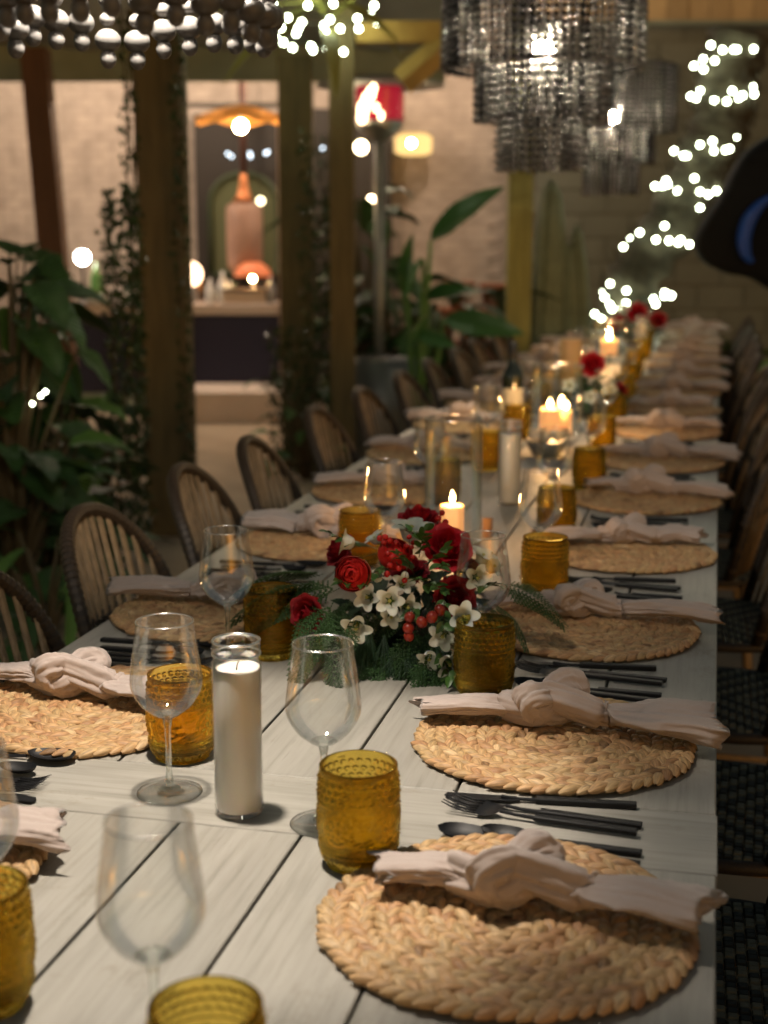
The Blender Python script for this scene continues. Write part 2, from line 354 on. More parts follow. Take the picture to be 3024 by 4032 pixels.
# brick wall ------------------------------------------------------------
DW = 12.6
def brick_wall(u0, u1, ztop, d, label, name, bm, mm, bw, bh, vis):
    xa = loc_uvd(u0, 500, d).x; xb = loc_uvd(u1, 500, d).x
    t = thing(name, label, 'wall', BR @ Vector(((xa+xb)/2, d, 0)), YAW)
    L = xb-xa; q = MB(); q.box(-L/2, 0.012, 0, L/2, .3, ztop); ob('core', q.mesh('wall_core', mm, False), t)
    q = MB(); q.box(-bw/2+.005, 0, .005, bw/2-.005, .011, bh-.005, b=.002); bme = q.mesh('brick', bm, False)
    rest = MB(); cells = []
    rows = int(ztop/bh)
    for r in range(rows):
        off = (r % 2)*bw/2; k = 0; x = -L/2+off+bw/2
        while x < L/2-bw/2+1e-6: cells.append((x, r*bh)); x += bw
    cx, cz = vis; cells.sort(key=lambda c: abs(c[0]-cx)*.8+abs(c[1]-cz)*1.0)
    for i, (x, z) in enumerate(cells):
        if i < 290: ob('brick', bme, t, (x, -rnd.uniform(0,.004), z))
        else:
            rest.cc = rnd.random(); rest.box(x-bw/2+.005, 0, z+.005, x+bw/2-.005, .0115, z+bh-.005)
    if rest.v: ob('brick_field', rest.mesh('brick_field', bm, False), t)['kind'] = 'stuff'
    return t
brick_wall(-180, 1100, 3.5, DW, 'long pale painted brick wall glowing warm behind the bar', 'brick_wall', M_BRICK, M_MORT, .22, .072, (0.9, 1.8))
brick_wall(1104, 1900, 3.25, DW-.5, 'dim grey block wall at the right end of the yard', 'block_wall', M_STUC, M_STUM, .4, .2, (0, 1.6))
# timber fascia on top of the block wall
t = thing('roof_fascia', 'tan boarded fascia on top of the grey block wall', 'fascia', BR @ Vector((loc_uvd(1650,30,11.9).x, 11.9, 0)), YAW)
z0 = W(1500, 44, 11.9).z; q = MB(); q.box(-.085, 0, 0, .085, .03, .5, b=.004); me = q.mesh('fascia_board', pm('fascia_wood', (.42,.30,.15), .8, var=.2, vscale=5, objvar=.2), False)
for i in range(-11, 12): ob('board', me, t, (i*.175, rnd.uniform(-.004,.004), z0))
q = MB(); q.box(-2.1, -.02, 0, 2.1, .05, .03); ob('trim', q.mesh('trim', M_BEAM, False), t, (0,0,z0-.031))

# canopy, valance, beams, posts ------------------------------------------
o = wbox('canopy_valance', -160, 96, 962, 176, 9.6, .05, M_BEAM); tag(o, 'dark grey-green valance beam across the front of the bar pavilion', 'beam')
q = MB(); q.grid(lambda a, b: (-5.5+6.1*a, 9.7-5.0*b, 2.62+1.0*b+.03*sin(a*40)), 60, 4)
o = ob('canopy', q.mesh('canopy', M_CANV), rot=(0,0,YAW)); tag(o, 'dark grey canvas canopy sloping up over the yard', 'canopy')
def post(name, u0, u1, vt, vb, d, mat, label, dep=None, grp=None, lean=0):
    a = loc_uvd(u0, 500, d); b_ = loc_uvd(u1, 500, d); wd = b_.x-a.x; ht = loc_uvd(u0, vt, d).z
    q = MB(); q.box(-wd/2, 0, 0, wd/2, dep or wd, ht, b=.006)
    o = ob(name, q.mesh(name, mat, False), loc=BR @ Vector(((a.x+b_.x)/2, d, 0)), rot=(0, lean, YAW)); tag(o, label, 'post', grp)
    return o
post('timber_post', 100, 154, 100, 0, 9.0, M_POSTR, 'leaning reddish-brown timber post at the far left', lean=-.045)
P2 = post('timber_post', 300, 396, -60, 0, 6.6, M_POST, 'thick ivy-clad timber post left of the bar', dep=.26)
post('timber_post', 604, 676, 120, 0, 8.6, M_POST, 'dark timber post on the right side of the bar')
P4 = thing('timber_post', 'yellowish braced timber post wound with fairy lights beside the heater', 'post', BR @ Vector((loc_uvd(745,500,8.0).x, 8.0, 0)), YAW)
def inpost(nm, u0, v0, u1, v1, d, dep, mat):
    a = loc_uvd(u0, v0, d); c = loc_uvd(u1, v1, d); base = loc_uvd(745, 500, 8.0)
    q = MB(); q.box(a.x-base.x, d-8.0, min(a.z,c.z), c.x-base.x, d-8.0+dep, max(a.z,c.z), b=.005); return ob(nm, q.mesh(nm, mat, False), P4)
inpost('upright', 708, -80, 768, 1100, 8.0, .15, M_POST)
M_BRC = pm('yellow_brown_timber', (.30,.20,.05), .8, var=.25, vscale=6)  # yellow-brown timber of the crossbeam and brace
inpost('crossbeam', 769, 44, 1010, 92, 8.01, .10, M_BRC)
q = MB(); a = loc_uvd(972, 90, 8.03)-loc_uvd(745,500,8.0); b_ = loc_uvd(868, 178, 8.03)-loc_uvd(745,500,8.0)
a.z += CAMZ-.0; b_.z += CAMZ
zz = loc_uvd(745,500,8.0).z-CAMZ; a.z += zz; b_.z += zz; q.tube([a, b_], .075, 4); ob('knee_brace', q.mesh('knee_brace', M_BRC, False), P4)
post('timber_post', 1098, 1150, -40, 0, 8.8, pm('olive_post', (.21,.20,.06), .8, var=.3, vscale=6, stretch=(4,4,.5)), 'olive-painted timber post behind the second bead chandelier')
post('door_post', 601, 614, 240, 0, 11.35, pm('pale_post', (.34,.24,.19), .8), 'slim pale upright at the right end of the bar counter', dep=.1)

# step and bar counter ----------------------------------------------------
o = wbox('bar_step', 380, 848, 640, 1010, 10.7, .7, pm('pale_step', (.62,.50,.42), .8, var=.1, vscale=4)); 
zt = W(500, 848, 10.7).z; o.scale = (1,1,1); tag(o, 'low pale platform step in front of the navy bar', 'step')
zb = o.location.z
bar = thing('bar_counter', 'bar counter with navy front and pale wooden top', 'bar counter', BR @ Vector((loc_uvd(400,500,11.4).x, 11.4, 0)), YAW)
bx = loc_uvd(400,500,11.4).x; xl = loc_uvd(150,500,11.4).x-bx; xr = loc_uvd(600,500,11.4).x-bx; bt = W(500, 657, 11.4).z
q = MB(); q.box(xl, .02, .16, xr, .55, bt-.09, b=.004); ob('front', q.mesh('bar_front', pm('navy_paint', (.012,.010,.035), .45), False), bar)
q = MB(); q.box(xl-.03, -.03, bt-.085, xr-.0, .6, bt, b=.006); ob('countertop', q.mesh('countertop', pm('pale_top', (.52,.42,.36), .4), False), bar)
q = MB(); q.box(xl, .03, 0, xr, .5, .155); ob('plinth', q.mesh('plinth', M_BEAM, False), bar)
# dark back bar with frame, foliage picture, urn
bb = wbox('back_bar_panel', 418, 246, 604, 690, 12.45, .08, pm('dark_panel', (.020,.014,.010), .6)); tag(bb, 'tall dark panel recess behind the bar', 'panel')
bb = wbox('lintel_rail', 400, 222, 604, 232, 12.3, .06, pm('rail', (.05,.04,.03), .7)); tag(bb, 'thin dark rail over the wicker pendant', 'rail')
o = thing('wall_mirror', 'arched green-framed mirror leaning behind the bar', 'mirror', BR @ Vector((loc_uvd(528,500,12.3).x, 12.3, W(528,592,12.3).z)), YAW)
q = MB(); hw = .29; hh = .85
arc = [(-hw,0,0)]+[(-hw*cos(PI*k/12), 0, hh-.25+.25*sin(PI*k/12)) for k in range(13)]+[(hw,0,0),(-hw,0,0)]
q.tube(arc, .028, 6); ob('frame', q.mesh('mirror_frame', pm('green_frame', (.03,.04,.015), .5)), o)
q = MB(); pts = [(x, .012, z) for x, y, z in arc[:-1]]; q.add(pts+[(x,.03,z) for x,y,z in pts], [list(range(len(pts))), list(reversed(range(len(pts),2*len(pts))))]); ob('glass', q.mesh('mirror_glass', pm('mirror_glass', (.07,.075,.03), .6, metal=0), False), o)
o = thing('hanging_lantern', 'big pinkish hanging cylinder lantern with copper cap in front of the mirror', 'lantern', W(530, 592, 11.8))
q = MB(); hz = W(530, 440, 11.8).z-W(530, 592, 11.8).z; q.lathe([(.0005,0),(.10,.005),(.145,.06),(.15,.15),(.15,hz-.03),(.12,hz),(.0005,hz+.01)], 28); ob('shade', q.mesh('lantern_shade', pm('pink_lantern', (.30,.17,.12), .5, var=.3, vscale=6)), o)
q = MB(); q.lathe([(.10,hz+.012),(.06,hz+.06),(.035,hz+.16),(.03,hz+.24),(.0005,hz+.245)], 20); ob('cap', q.mesh('lantern_cap', pm('copper', (.45,.16,.06), .35, metal=.6)), o)
q = MB(); q.tube([(0,0,hz+.24),(0,0,hz+1.1)], .03, 8); ob('stem', q.mesh('lantern_stem', pm('red_brown_stem', (.08,.03,.02), .6)), o)
bb = wbox('dark_recess_panel', 619, 234, 846, 900, 12.42, .08, pm('recess_darkness', (.022,.016,.011), .6)); tag(bb, 'dark panel standing in for the darkness of a recess behind the heater', 'doorway')  # near-black panel painted to give a recess its darkness
# things on the bar --------------------------------------------------------
def on_bar(u, d=11.6): p = W(u, 655, d); p.z = bt; return p
def lampish(name, label, u, r, mat, zc, cat, stand=.0, power=0, col=(1,.7,.4), d=11.6):
    t = thing(name, label, cat, on_bar(u, d)); q = MB()
    q.lathe([(.05,0),(.05,.01),(.012,.02),(.012,zc-r*.9),(r*.3,zc-r*.9)], 14); ob('base', q.mesh('lamp_base', M_IRON), t)
    q = MB(); q.ball((0,0,zc), r, 16, 10); ob('globe', q.mesh('globe', mat), t)
    return t
lampish('table_lamp', 'bright white table lamp at the left end of the bar', 182, .055, emit('bar_lamp_white', (1,.93,.82), 60), W(190,556,11.6).z-bt, 'lamp')
lampish('globe_lamp', 'glowing orange-white globe lamp on the bar beside the ivy post', 412, .10, emit('globe_glow', (1,.62,.36), 5.5), W(412,592,11.6).z-bt, 'lamp')
t = thing('mushroom_lamp', 'orange domed lamp on the bar to the right', 'lamp', on_bar(548))
q = MB(); q.lathe([(.0,.33),(.07,.325),(.13,.28),(.155,.22),(.15,.215),(.02,.22)], 24); ob('shade', q.mesh('dome', pm('orange_dome', (.55,.16,.07), .3, emis=(1,.25,.09), estr=.35)), t)
q = MB(); q.lathe([(.07,0),(.07,.01),(.02,.03),(.02,.22)], 14); ob('base', q.mesh('dome_base', M_IRON), t)
q = MB(); q.ball((0,-.02,.2), .02, 8, 6); ob('bulb', q.mesh('dome_bulb', M_WARMB), t)
t = thing('bottle', 'green glass bottle under the white lamp at the left of the bar', 'bottle', on_bar(212)); q = MB(); q.lathe([(.05,0),(.055,.02),(.055,.2),(.02,.27),(.018,.33)], 14); ob('glass', q.mesh('green_bottle', pm('green_glass', (.10,.22,.06), .1, trans=.3)), t)
for u, hgt, c, lb in ((455,.2,(.6,.6,.6),'clear glass bottle standing left of the serving box on the bar'),(482,.26,(.75,.75,.75),'pale glass bottle with a bright highlight on the bar'),(585,.22,(.3,.3,.3),'grey glass bottle right of the orange dome lamp')):
    t = thing('bottle', lb, 'bottle', on_bar(u, 11.5), group='bottles on the bar'); q = MB(); q.lathe([(.035,0),(.04,.02),(.04,hgt*.6),(.014,hgt*.8),(.014,hgt)], 14); ob('glass', q.mesh('bottle_glass', pm('bar_glass', c, .08, spec=1)), t)
for k in range(13):
    u = rnd.choice([rnd.uniform(430,598), rnd.uniform(430,598), rnd.uniform(240,290)]); hgt = rnd.uniform(.10,.30); c = rnd.choice([(.5,.5,.5),(.05,.08,.04),(.25,.12,.03),(.6,.55,.5),(.02,.02,.02)])
    t = thing('bottle', 'one of the small dark and pale bottles and glasses crowding the bar top', 'bottle', on_bar(u, rnd.uniform(11.55,11.85)), group='small bottles crowding the bar top'); q = MB(); r_ = rnd.uniform(.02,.04)
    q.lathe([(r_*.9,0),(r_,.01),(r_,hgt*.6),(r_*.35,hgt*.78),(r_*.35,hgt)] if rnd.random() < .6 else [(r_*.8,0),(r_*.2,.01),(r_*.15,hgt*.4),(r_,hgt*.6),(r_*.8,hgt)], 12); ob('glass', q.mesh('small_bottle', pm('small_glass', c, .1, spec=1)), t)
t = thing('serving_box', 'pale wooden serving box on the bar below the dome lamp', 'box', on_bar(530, 11.48), YAW); q = MB(); q.box(-.17,-.06,0,.17,.06,.10,b=.01); ob('body', q.mesh('serving_box', pm('pale_box', (.55,.42,.32), .6), False), t)
q = MB(); q.box(-.18,-.07,.101,.18,.07,.12,b=.005); ob('lid', q.mesh('box_lid', pm('box_lid', (.12,.09,.07), .6), False), t)
t = thing('plate_stack', 'stack of white plates at the left end of the bar', 'plates', on_bar(212, 11.45)); q = MB()
for k in range(5): q.lathe([(.07,k*.016),(.12,k*.016+.008),(.13,k*.016+.014),(.02,k*.016+.012)], 20)
ob('plates', q.mesh('plates', pm('porcelain', (.8,.8,.8), .2)), t)
# wicker pendant -----------------------------------------------------------
pl = W(520, 273, 9.9)
t = thing('wicker_pendant', 'wide scalloped wicker pendant lamp glowing orange over the bar', 'pendant lamp', (pl.x, pl.y, pl.z))
M_WICK2 = pm('wicker_shade', (.50,.24,.06), .7, var=.3, vscale=30, emis=(1,.36,.06), estr=.16)
q = MB()
for k in range(40):
    a0 = 2*PI*k/40
    q.tube([(r*cos(a0), r*sin(a0), .135-.10*(r/.3)**1.5+.018*cos(5*a0)*(r/.3)) for r in (.03,.1,.18,.25,.30)], .006, 5)
for r in (.06,.12,.17,.22,.26,.30):
    q.tube([(r*cos(2*PI*j/40), r*sin(2*PI*j/40), .135-.10*(r/.3)**1.5+.018*cos(5*2*PI*j/40)*(r/.3)) for j in range(41)], .009, 5)
ob('shade', q.mesh('wicker_shade', M_WICK2), t)
q = MB(); q.ball((0,0,0), .042, 14, 10); ob('bulb', q.mesh('pendant_bulb', emit('pendant_bulb', (1,.66,.30), 210)), t)
q = MB(); q.tube([(0,0,.04),(0,0,1.1)], .006, 6); ob('cord', q.mesh('pendant_cord', M_IRON), t)
# wall lamp ----------------------------------------------------------------
pl = W(893, 312, 12.3)
t = thing('wall_lamp', 'amber drum wall lamp glowing on the brick wall right of the heater', 'wall lamp', pl, YAW)
q = MB(); q.lathe([(.10,-.09),(.155,-.07),(.16,.06),(.11,.09)], 24); ob('shade', q.mesh('drum_shade', emit('amber_shade', (1,.62,.22), 1.15)), t)
q = MB(); q.ball((-.02,-.16,.0), .03, 10, 8); ob('bulb', q.mesh('wall_bulb', emit('wall_bulb', (1,.75,.42), 110)), t)
q = MB(); q.box(-.03,.1,-.03,.03,.28,.03); ob('bracket', q.mesh('wall_bracket', M_IRON, False), t)
# unseen lamps added behind the beam to brighten the wall and the bar
for i, (u, pw) in enumerate(((-40, 1), (225, 1), (500, .8), (640, .6), (960, 1.1))):
    P = BR @ Vector((loc_uvd(u, 500, 11.3).x, 11.3, 2.95))
    t = thing('added_fill_lamp', ['leftmost','second','middle','fourth','rightmost'][i]+' of the five added warm lamps hidden under the pavilion roof', 'lamp', P, group='added lamps hidden under the pavilion roof')
    q = MB(); q.ball((0,0,0), .06, 14, 8); ob('globe', q.mesh('added_fill_globe', emit('added_fill_glow', (1,.78,.58), 330*pw)), t)
    q = MB(); q.tube([(0,0,.06),(0,0,.5)], .008, 6); ob('cord', q.mesh('added_fill_cord', M_IRON), t)
# patio heater --------------------------------------------------------------
hp = W(820, 505, 9.0); t = thing('patio_heater', 'tall metal patio heater with flame in a magenta-lit burner', 'patio heater', (hp.x, hp.y, 0))
M_STEEL = pm('brushed_steel', (.32,.34,.33), .35, metal=.8, var=.15, vscale=20)
zz = lambda v: W(820, v, 9.0).z
q = MB(); q.lathe([(.0,zz(160)),(.12,zz(163)),(.40,zz(182)),(.405,zz(187)),(.38,zz(186)),(.1,zz(172)),(0,zz(170))], 36); ob('hood', q.mesh('heater_hood', M_STEEL), t)
q = MB(); q.lathe([(.03,0),(.035,zz(280))], 12); ob('pole', q.mesh('heater_pole', pm('grey_steel', (.22,.23,.22), .45, metal=.6)), t)
q = MB(); q.lathe([(.03,zz(310)),(.06,zz(300)),(.13,zz(280)),(.15,zz(262)),(.14,zz(260))], 24); ob('burner', q.mesh('burner', M_STEEL), t)
q = MB(); q.lathe([(.15,zz(262)),(.15,zz(188))], 28); q.f = [f for f in q.f if len(f) == 4]; q.mi = q.mi[:len(q.f)]
mg = thin_glass('magenta_glass', (.85,.12,.28), .2, 1); ob('glass_screen', q.mesh('glass_screen', mg), t)
q = MB(); q.lathe([(.11,zz(262)),(.135,zz(255)),(.135,zz(188)),(.13,zz(188))], 24); ob('glow_mesh', q.mesh('glow_mesh', pm('hot_mesh', (.3,.05,.09), .6, emis=(1,.08,.2), estr=.30)), t)
q = MB()
for (du, v, r) in ((-24,256,.030),(-22,240,.034),(-14,222,.032),(-6,208,.028),(0,196,.02),(6,238,.018),(16,254,.018)):
    q.ball((du/335, -.16, zz(v)), r, 10, 8, (1,.6,1.5))
ob('flame', q.mesh('heater_flame', emit('heater_flame', (1,.66,.36), 7)), t)
q = MB(); q.lathe([(.24,0),(.25,.02),(.25,zz(772)-.02),(.2,zz(770)),(.03,zz(768))], 28); ob('tank_cover', q.mesh('tank_cover', pm('heater_tank', (.13,.14,.14), .4, metal=.5)), t)

# ================================================================== TABLE
TX0, TX1 = -1.05, .03
tbl = thing('dining_table', 'very long whitewashed plank dining table set for a party', 'table', (-.51, 6, 0))
GAPS = [-1.05,-.898,-.746,-.594,-.442,-.290,-.138,.03]
CROSS = [(-.75,-.59),(1.462,1.628),(3.675,3.84),(5.89,6.05),(8.1,8.26),(10.9,11.06)]
pcache = {}
def plank(x0, x1, y0, y1, along):
    g_ = .0022
    if along == 'y':
        L = y1-y0-2*g_*.6; Wd = x1-x0-2*g_; key = ('y', round(L,3), round(Wd,3)); rz = PI/2
    else:
        L = x1-x0; Wd = y1-y0-2*g_*.4; key = ('x', round(L,3), round(Wd,3)); rz = 0
    if key not in pcache:
        q = MB(); q.box(-L/2,-Wd/2,-.035,L/2,Wd/2,0,b=.0014); pcache[key] = q.mesh('plank', M_WOOD, False)
    o = ob('plank', pcache[key], tbl, ((x0+x1)/2+.51, (y0+y1)/2-6, TZ-rnd.uniform(0,.0004)), (0,0,rz)); return o
for i, (a, b_) in enumerate(CROSS):
    plank(TX0, TX1, a, b_, 'x')
    if i < len(CROSS)-1:
        for k in range(7): plank(GAPS[k], GAPS[k+1], b_, CROSS[i+1][0], 'y')
q = MB(); q.box(-.54,-6.75,TZ-.11,-.515,5.06,TZ-.036); q.box(.515,-6.75,TZ-.11,.54,5.06,TZ-.036); ob('apron', q.mesh('apron', M_WOOD, False), tbl)
q = MB(); q.box(-.5,-6.7,TZ-.0445,.5,5.0,TZ-.0365); ob('underlay', q.mesh('underlay', pm('dark_gap', (.02,.018,.015), .9), False), tbl)
q = MB(); q.box(-.045,-.045,0,.045,.045,TZ-.045,b=.003); lm = q.mesh('table_leg', M_WOOD, False)
for y in (-6.5,-2.25,-2.1,2.1,2.3,4.9):
    for x in (-.45,.45): ob('leg', lm, tbl, (x, y, 0))

# ================================================================== PLACEMATS
def lump(q, P, ang, L, Wd, H, n1=6, n2=6, twist=0):
    R = Matrix.Translation(P) @ Matrix.Rotation(ang, 4, 'Z') @ Matrix.Rotation(twist, 4, 'X')
    vs = []; uv = []; fs = []
    for i in range(n1+1):
        t_ = i/n1; r = max(.06, sin(PI*min(max(t_,.03),.97))**.6)
        for k in range(n2):
            a = 2*PI*k/n2; vs.append((L*(t_-.5), Wd/2*r*cos(a), H/2*r*sin(a)-.0015*(2*t_-1)**2)); uv.append((t_, k/n2))
    for i in range(n1):
        for k in range(n2):
            k2 = (k+1) % n2; fs.append((i*n2+k, i*n2+k2, (i+1)*n2+k2, (i+1)*n2+k))
    q.add(vs, fs, R, uv)
def mat_parts(seed, n1=6, n2=7):
    rr = random.Random(seed); out = []
    ring_w = .0266; R0 = .0
    for j in range(7):
        rc = .0095 + j*ring_w; q = MB()
        if j == 0:
            for k in range(7):
                q.cc = rr.uniform(.01,.99); a = k*2*PI/7; lump(q, Vector((.0125*cos(a), .0125*sin(a), .008)), a+1.2, .026, .015, .010, n1, n2)
        else:
            n = max(8, int(2*PI*rc/.0165)); ph = rr.random()*6
            for side in (-1, 1):
                for k in range(n):
                    a = ph + 2*PI*(k+(.5 if side > 0 else 0))/n
                    r_ = rc + side*ring_w*.245 + rr.uniform(-.001,.001) + .0025*sin(3*a+seed)*(.3)
                    q.cc = min(.99, max(.01, rr.gauss(.55,.22)))
                    sc = rr.uniform(.85,1.15)
                    lump(q, Vector((r_*cos(a), r_*sin(a), .0085+rr.uniform(-.001,.0012)+.0015*sin(2*a+seed+j*.2))), a+PI/2+side*.52+rr.uniform(-.10,.10), .0335*sc, .0155*sc, .0138*sc, n1, n2, rr.uniform(-.3,.3))
        out.append(q.mesh('braid_ring', M_HY))
    q = MB(); q.lathe([(0,.0015),(.170,.0015),(.172,.006),(0,.0055)], 48); out.append(q.mesh('mat_core', M_HYD))
    return out
MATS = [mat_parts(s) for s in (3, 11, 29)]
ORD = ['nearest','second','third','fourth','fifth','sixth','seventh','eighth','ninth','tenth','eleventh','twelfth','thirteenth','fourteenth','fifteenth','farthest']
RY = [1.30,1.82,2.39,3.01,3.64,4.28,4.95,5.6,6.22,6.85,7.47,8.1,8.75,9.4,10.05,10.6]
LY = [1.27,1.80,2.335,2.96,3.60,4.27,4.95,5.6,6.22,6.85,7.47,8.1,8.75,9.4,10.05,10.6]
RX = [-.178,-.19,-.193,-.165,-.152,-.141]+[-.15]*10
LX = [-.878,-.86,-.862,-.84,-.85,-.865]+[-.86]*10
def mat_at(i, side, x, y):
    t = thing('placemat', '%s round woven placemat along the %s edge of the table' % (ORD[i], side), 'placemat', (x, y, TZ), rnd.uniform(0,6.28), 'woven placemats'); t.scale = (1.035, 1.035, .92)
    ms = MATS[(i*2+(side == 'left')) % 3]
    for me in ms[:-1]: ob('braid_ring', me, t)
    ob('core', ms[-1], t)
for i in range(16):
    mat_at(i, 'right', RX[i], RY[i]); mat_at(i, 'left', LX[i], LY[i])

# ================================================================== NAPKINS
def catmull(P, n):
    out = []
    for i in range(len(P)-1):
        p0 = P[max(i-1,0)]; p1 = P[i]; p2 = P[i+1]; p3 = P[min(i+2,len(P)-1)]
        for k in range(n):
            t_ = k/n; out.append(0.5*((2*p1)+(p2-p0)*t_+(2*p0-5*p1+4*p2-p3)*t_*t_+(3*p1-p0-3*p2+p3)*t_**3))
    out.append(P[-1]); return out
def napkin_mesh(seed, lr=.20, rr_=.20, wl=.030, wr=.040, knot=1.0, bendl=0, bendr=0, openr=.5, nc=64):
    rr = random.Random(seed); V = Vector
    f = lambda t: (t**3-3*t, t**4-4*t*t, t**5-10*t)
    K = []
    for k in range(-19, 20, 3):
        t = k/10; a, b, c = f(t)
        K.append(V((a*.0120*knot, c*.0025*knot, .012+(-b)*.0068*knot)))
    left = [V((-lr-.022, bendl, .013)), V((-lr*.80, bendl*.8, .019)), V((-lr*.6, bendl*.5, .020)), V((-lr*.42, bendl*.22, .017)), V((-.058*knot, .004, .017))]
    right = [V((.058*knot, -.004, .017)), V((rr_*.42, bendr*.22, .017)), V((rr_*.6, bendr*.5, .020)), V((rr_*.8, bendr*.8, .022)), V((rr_+.022, bendr, .015))]
    # the polynomial knot runs -x to +x
    P = left+K+right; nseg = 9; path = catmull(P, nseg); m = len(path)
    nl = 4*nseg; nr = m-1-4*nseg
    q = MB(); vs = []; uv = []; n = nc
    nx = None; ph = [rr.uniform(0,6.28) for _ in range(8)]
    for i, p in enumerate(path):
        t = (path[min(i+1,m-1)]-path[max(i-1,0)]).normalized()
        if nx is None: nx = V((0,1,0))
        if i < nl-4 or i > nr+4: up = V((0,0,1)); side = up.cross(t).normalized()*-1
        else: side = None
        if side is None: nx = (nx - t*nx.dot(t)).normalized()
        else:
            if nx.dot(side) < 0: side = -side
            nx = (nx*.75+side*.25); nx = (nx - t*nx.dot(t)).normalized()
        ny = t.cross(nx)
        if ny.z < 0 and (i < nl-4 or i > nr+4): ny = -ny; sgn = -1
        else: sgn = 1
        if i < nl: s_ = 1-i/nl; wd = .016+wl*min(1, s_*1.25)**.8; ht = .0128-.002*s_
        elif i > nr: s_ = (i-nr)/(m-1-nr); wd = .016+wr*min(1, s_*1.25)**.8; ht = .0130-.001*s_+.009*openr*s_
        else: s_ = 0; wd = .0200*knot; ht = .0185*knot
        for k in range(n):
            a = 2*PI*k/n; ca, sa = cos(a), sin(a)
            pl_ = 1+.15*(1-2*abs(sin(1.0*a+ph[0]+i*.03)))+.11*(1-2*abs(sin(2.0*a+ph[1]-i*.045)))+(.07-.04*s_)*(1-2*abs(sin(4.5*a+ph[2]+i*.04)))+.03*sin(15*a+ph[4]-i*.15)
            tl = 1+.10*sin(i*.45+ph[3])*s_
            off = nx*ca*wd*pl_*tl + ny*sa*ht*pl_
            pp = p+off
            if i == 0 or i == m-1: pp += t*(.018*ca*(1 if i else -1))+t*.006*sin(4*a+ph[5])
            if s_ > 0.0: pp.z = max(pp.z, .0006*(1+sin(a)))
            vs.append(pp); uv.append((i/m, k/n))
    fs = []
    for i in range(m-1):
        for k in range(n):
            k2 = (k+1) % n; fs.append((i*n+k, i*n+k2, (i+1)*n+k2, (i+1)*n+k))
    # inner fold lips at both open ends
    for e, i0 in ((0, 0), (1, m-1)):
        o = len(vs); base = [vs[i0*n+k] for k in range(n)]; c = sum(base, V((0,0,0)))/n
        d_ = (path[1]-path[0]).normalized() if e == 0 else (path[-2]-path[-1]).normalized()
        for lv in range(1, 4):
            for k in range(n): vs.append(c+(base[k]-c)*(1-.16*lv)+d_*(.014*lv)); uv.append((0, k/n))
        for lv in range(3):
            A = i0*n if lv == 0 else o+(lv-1)*n; B = o+lv*n
            for k in range(n):
                k2 = (k+1) % n; fs.append((A+k, A+k2, B+k2, B+k))
        fs.append([o+2*n+k for k in range(n)])
    q.add(vs, fs, None, uv)
    me = q.mesh('napkin_cloth', M_LIN); return me
def wrinkle(me, seed, amp=.0022):
    from mathutils import noise
    me.update()
    ns = [v.normal.copy() for v in me.vertices]
    for v, nn in zip(me.vertices, ns):
        p = v.co
        d_ = noise.noise(Vector((p.x*28+seed, p.y*60, p.z*60)))*amp + (.35-abs(noise.noise(Vector((p.x*38+seed, p.y*95, p.z*95)))))*amp*1.5 + (.3-abs(noise.noise(Vector((p.x*95, p.y*170+seed, p.z*170)))))*amp*.55
        v.co = p+nn*d_
    me.update(); return me
def nap(i, side, x, y, me, rz, scale=1.0, dz=.0185):
    t = tag(ob('napkin', me, loc=(x, y, TZ+dz), rot=(0,0,rz), sc=scale), '%s knotted pinkish-beige linen napkin lying on a placemat on the %s side' % (ORD[i], side), 'napkin', 'knotted linen napkins')
    return t
NM = {}
def nm(key, **k):
    if key not in NM: NM[key] = wrinkle(napkin_mesh(**k), key)
    return NM[key]
n1 = nm(1, seed=1, lr=.125, rr_=.165, wl=.016, wr=.022, knot=1.12, bendl=.006, bendr=-.01, openr=.3)
n2 = nm(2, seed=5, lr=.16, rr_=.20, wl=.014, wr=.038, knot=1.15, bendl=-.018, bendr=-.006, openr=1.4)
n3 = nm(3, seed=9, lr=.15, rr_=.215, wl=.014, wr=.022, knot=1.05, bendl=.01, bendr=-.008, openr=.5)
n4 = nm(4, seed=14, lr=.15, rr_=.16, wl=.02, wr=.022, knot=1.1, bendl=.0, bendr=.01, openr=.5)
n5 = nm(5, seed=23, lr=.17, rr_=.14, wl=.026, wr=.018, knot=1.0, bendl=-.02, bendr=.016, openr=.2)
n6 = nm(6, seed=31, lr=.13, rr_=.19, wl=.012, wr=.030, knot=1.18, bendl=.014, bendr=-.022, openr=.9)
NR = [(n1,-.172,1.325,-.02),(n2,-.198,1.862,-.02),(n3,-.215,2.44,-.02),(n5,-.17,3.06,.08),(n6,-.16,3.69,-.06),(n2,-.14,4.33,-.05)]
NL = [(n4,-.865,1.30,.15),(n1,-.905,1.83,-.10),(n3,-.85,2.38,PI+.06),(n6,-.83,3.0,PI-.04),(n5,-.85,3.65,.05),(n1,-.86,4.3,PI)]
for i in range(16):
    if i < 6: me, x, y, r = NR[i]
    else: me, x, y, r = [n4,n5,n2,n6,n3,n1][i % 6], RX[i]+rnd.uniform(-.02,.02), RY[i]+.05, rnd.uniform(-.12,.12)
    nap(i, 'right', x, y, me, r, 1.0)
    if i < 6: me, x, y, r = NL[i]
    else: me, x, y, r = [n6,n2,n5,n3,n1,n4][i % 6], LX[i]+rnd.uniform(-.02,.02), LY[i]+.05, PI+rnd.uniform(-.12,.12)
    nap(i, 'left', x, y, me, r, 1.0)

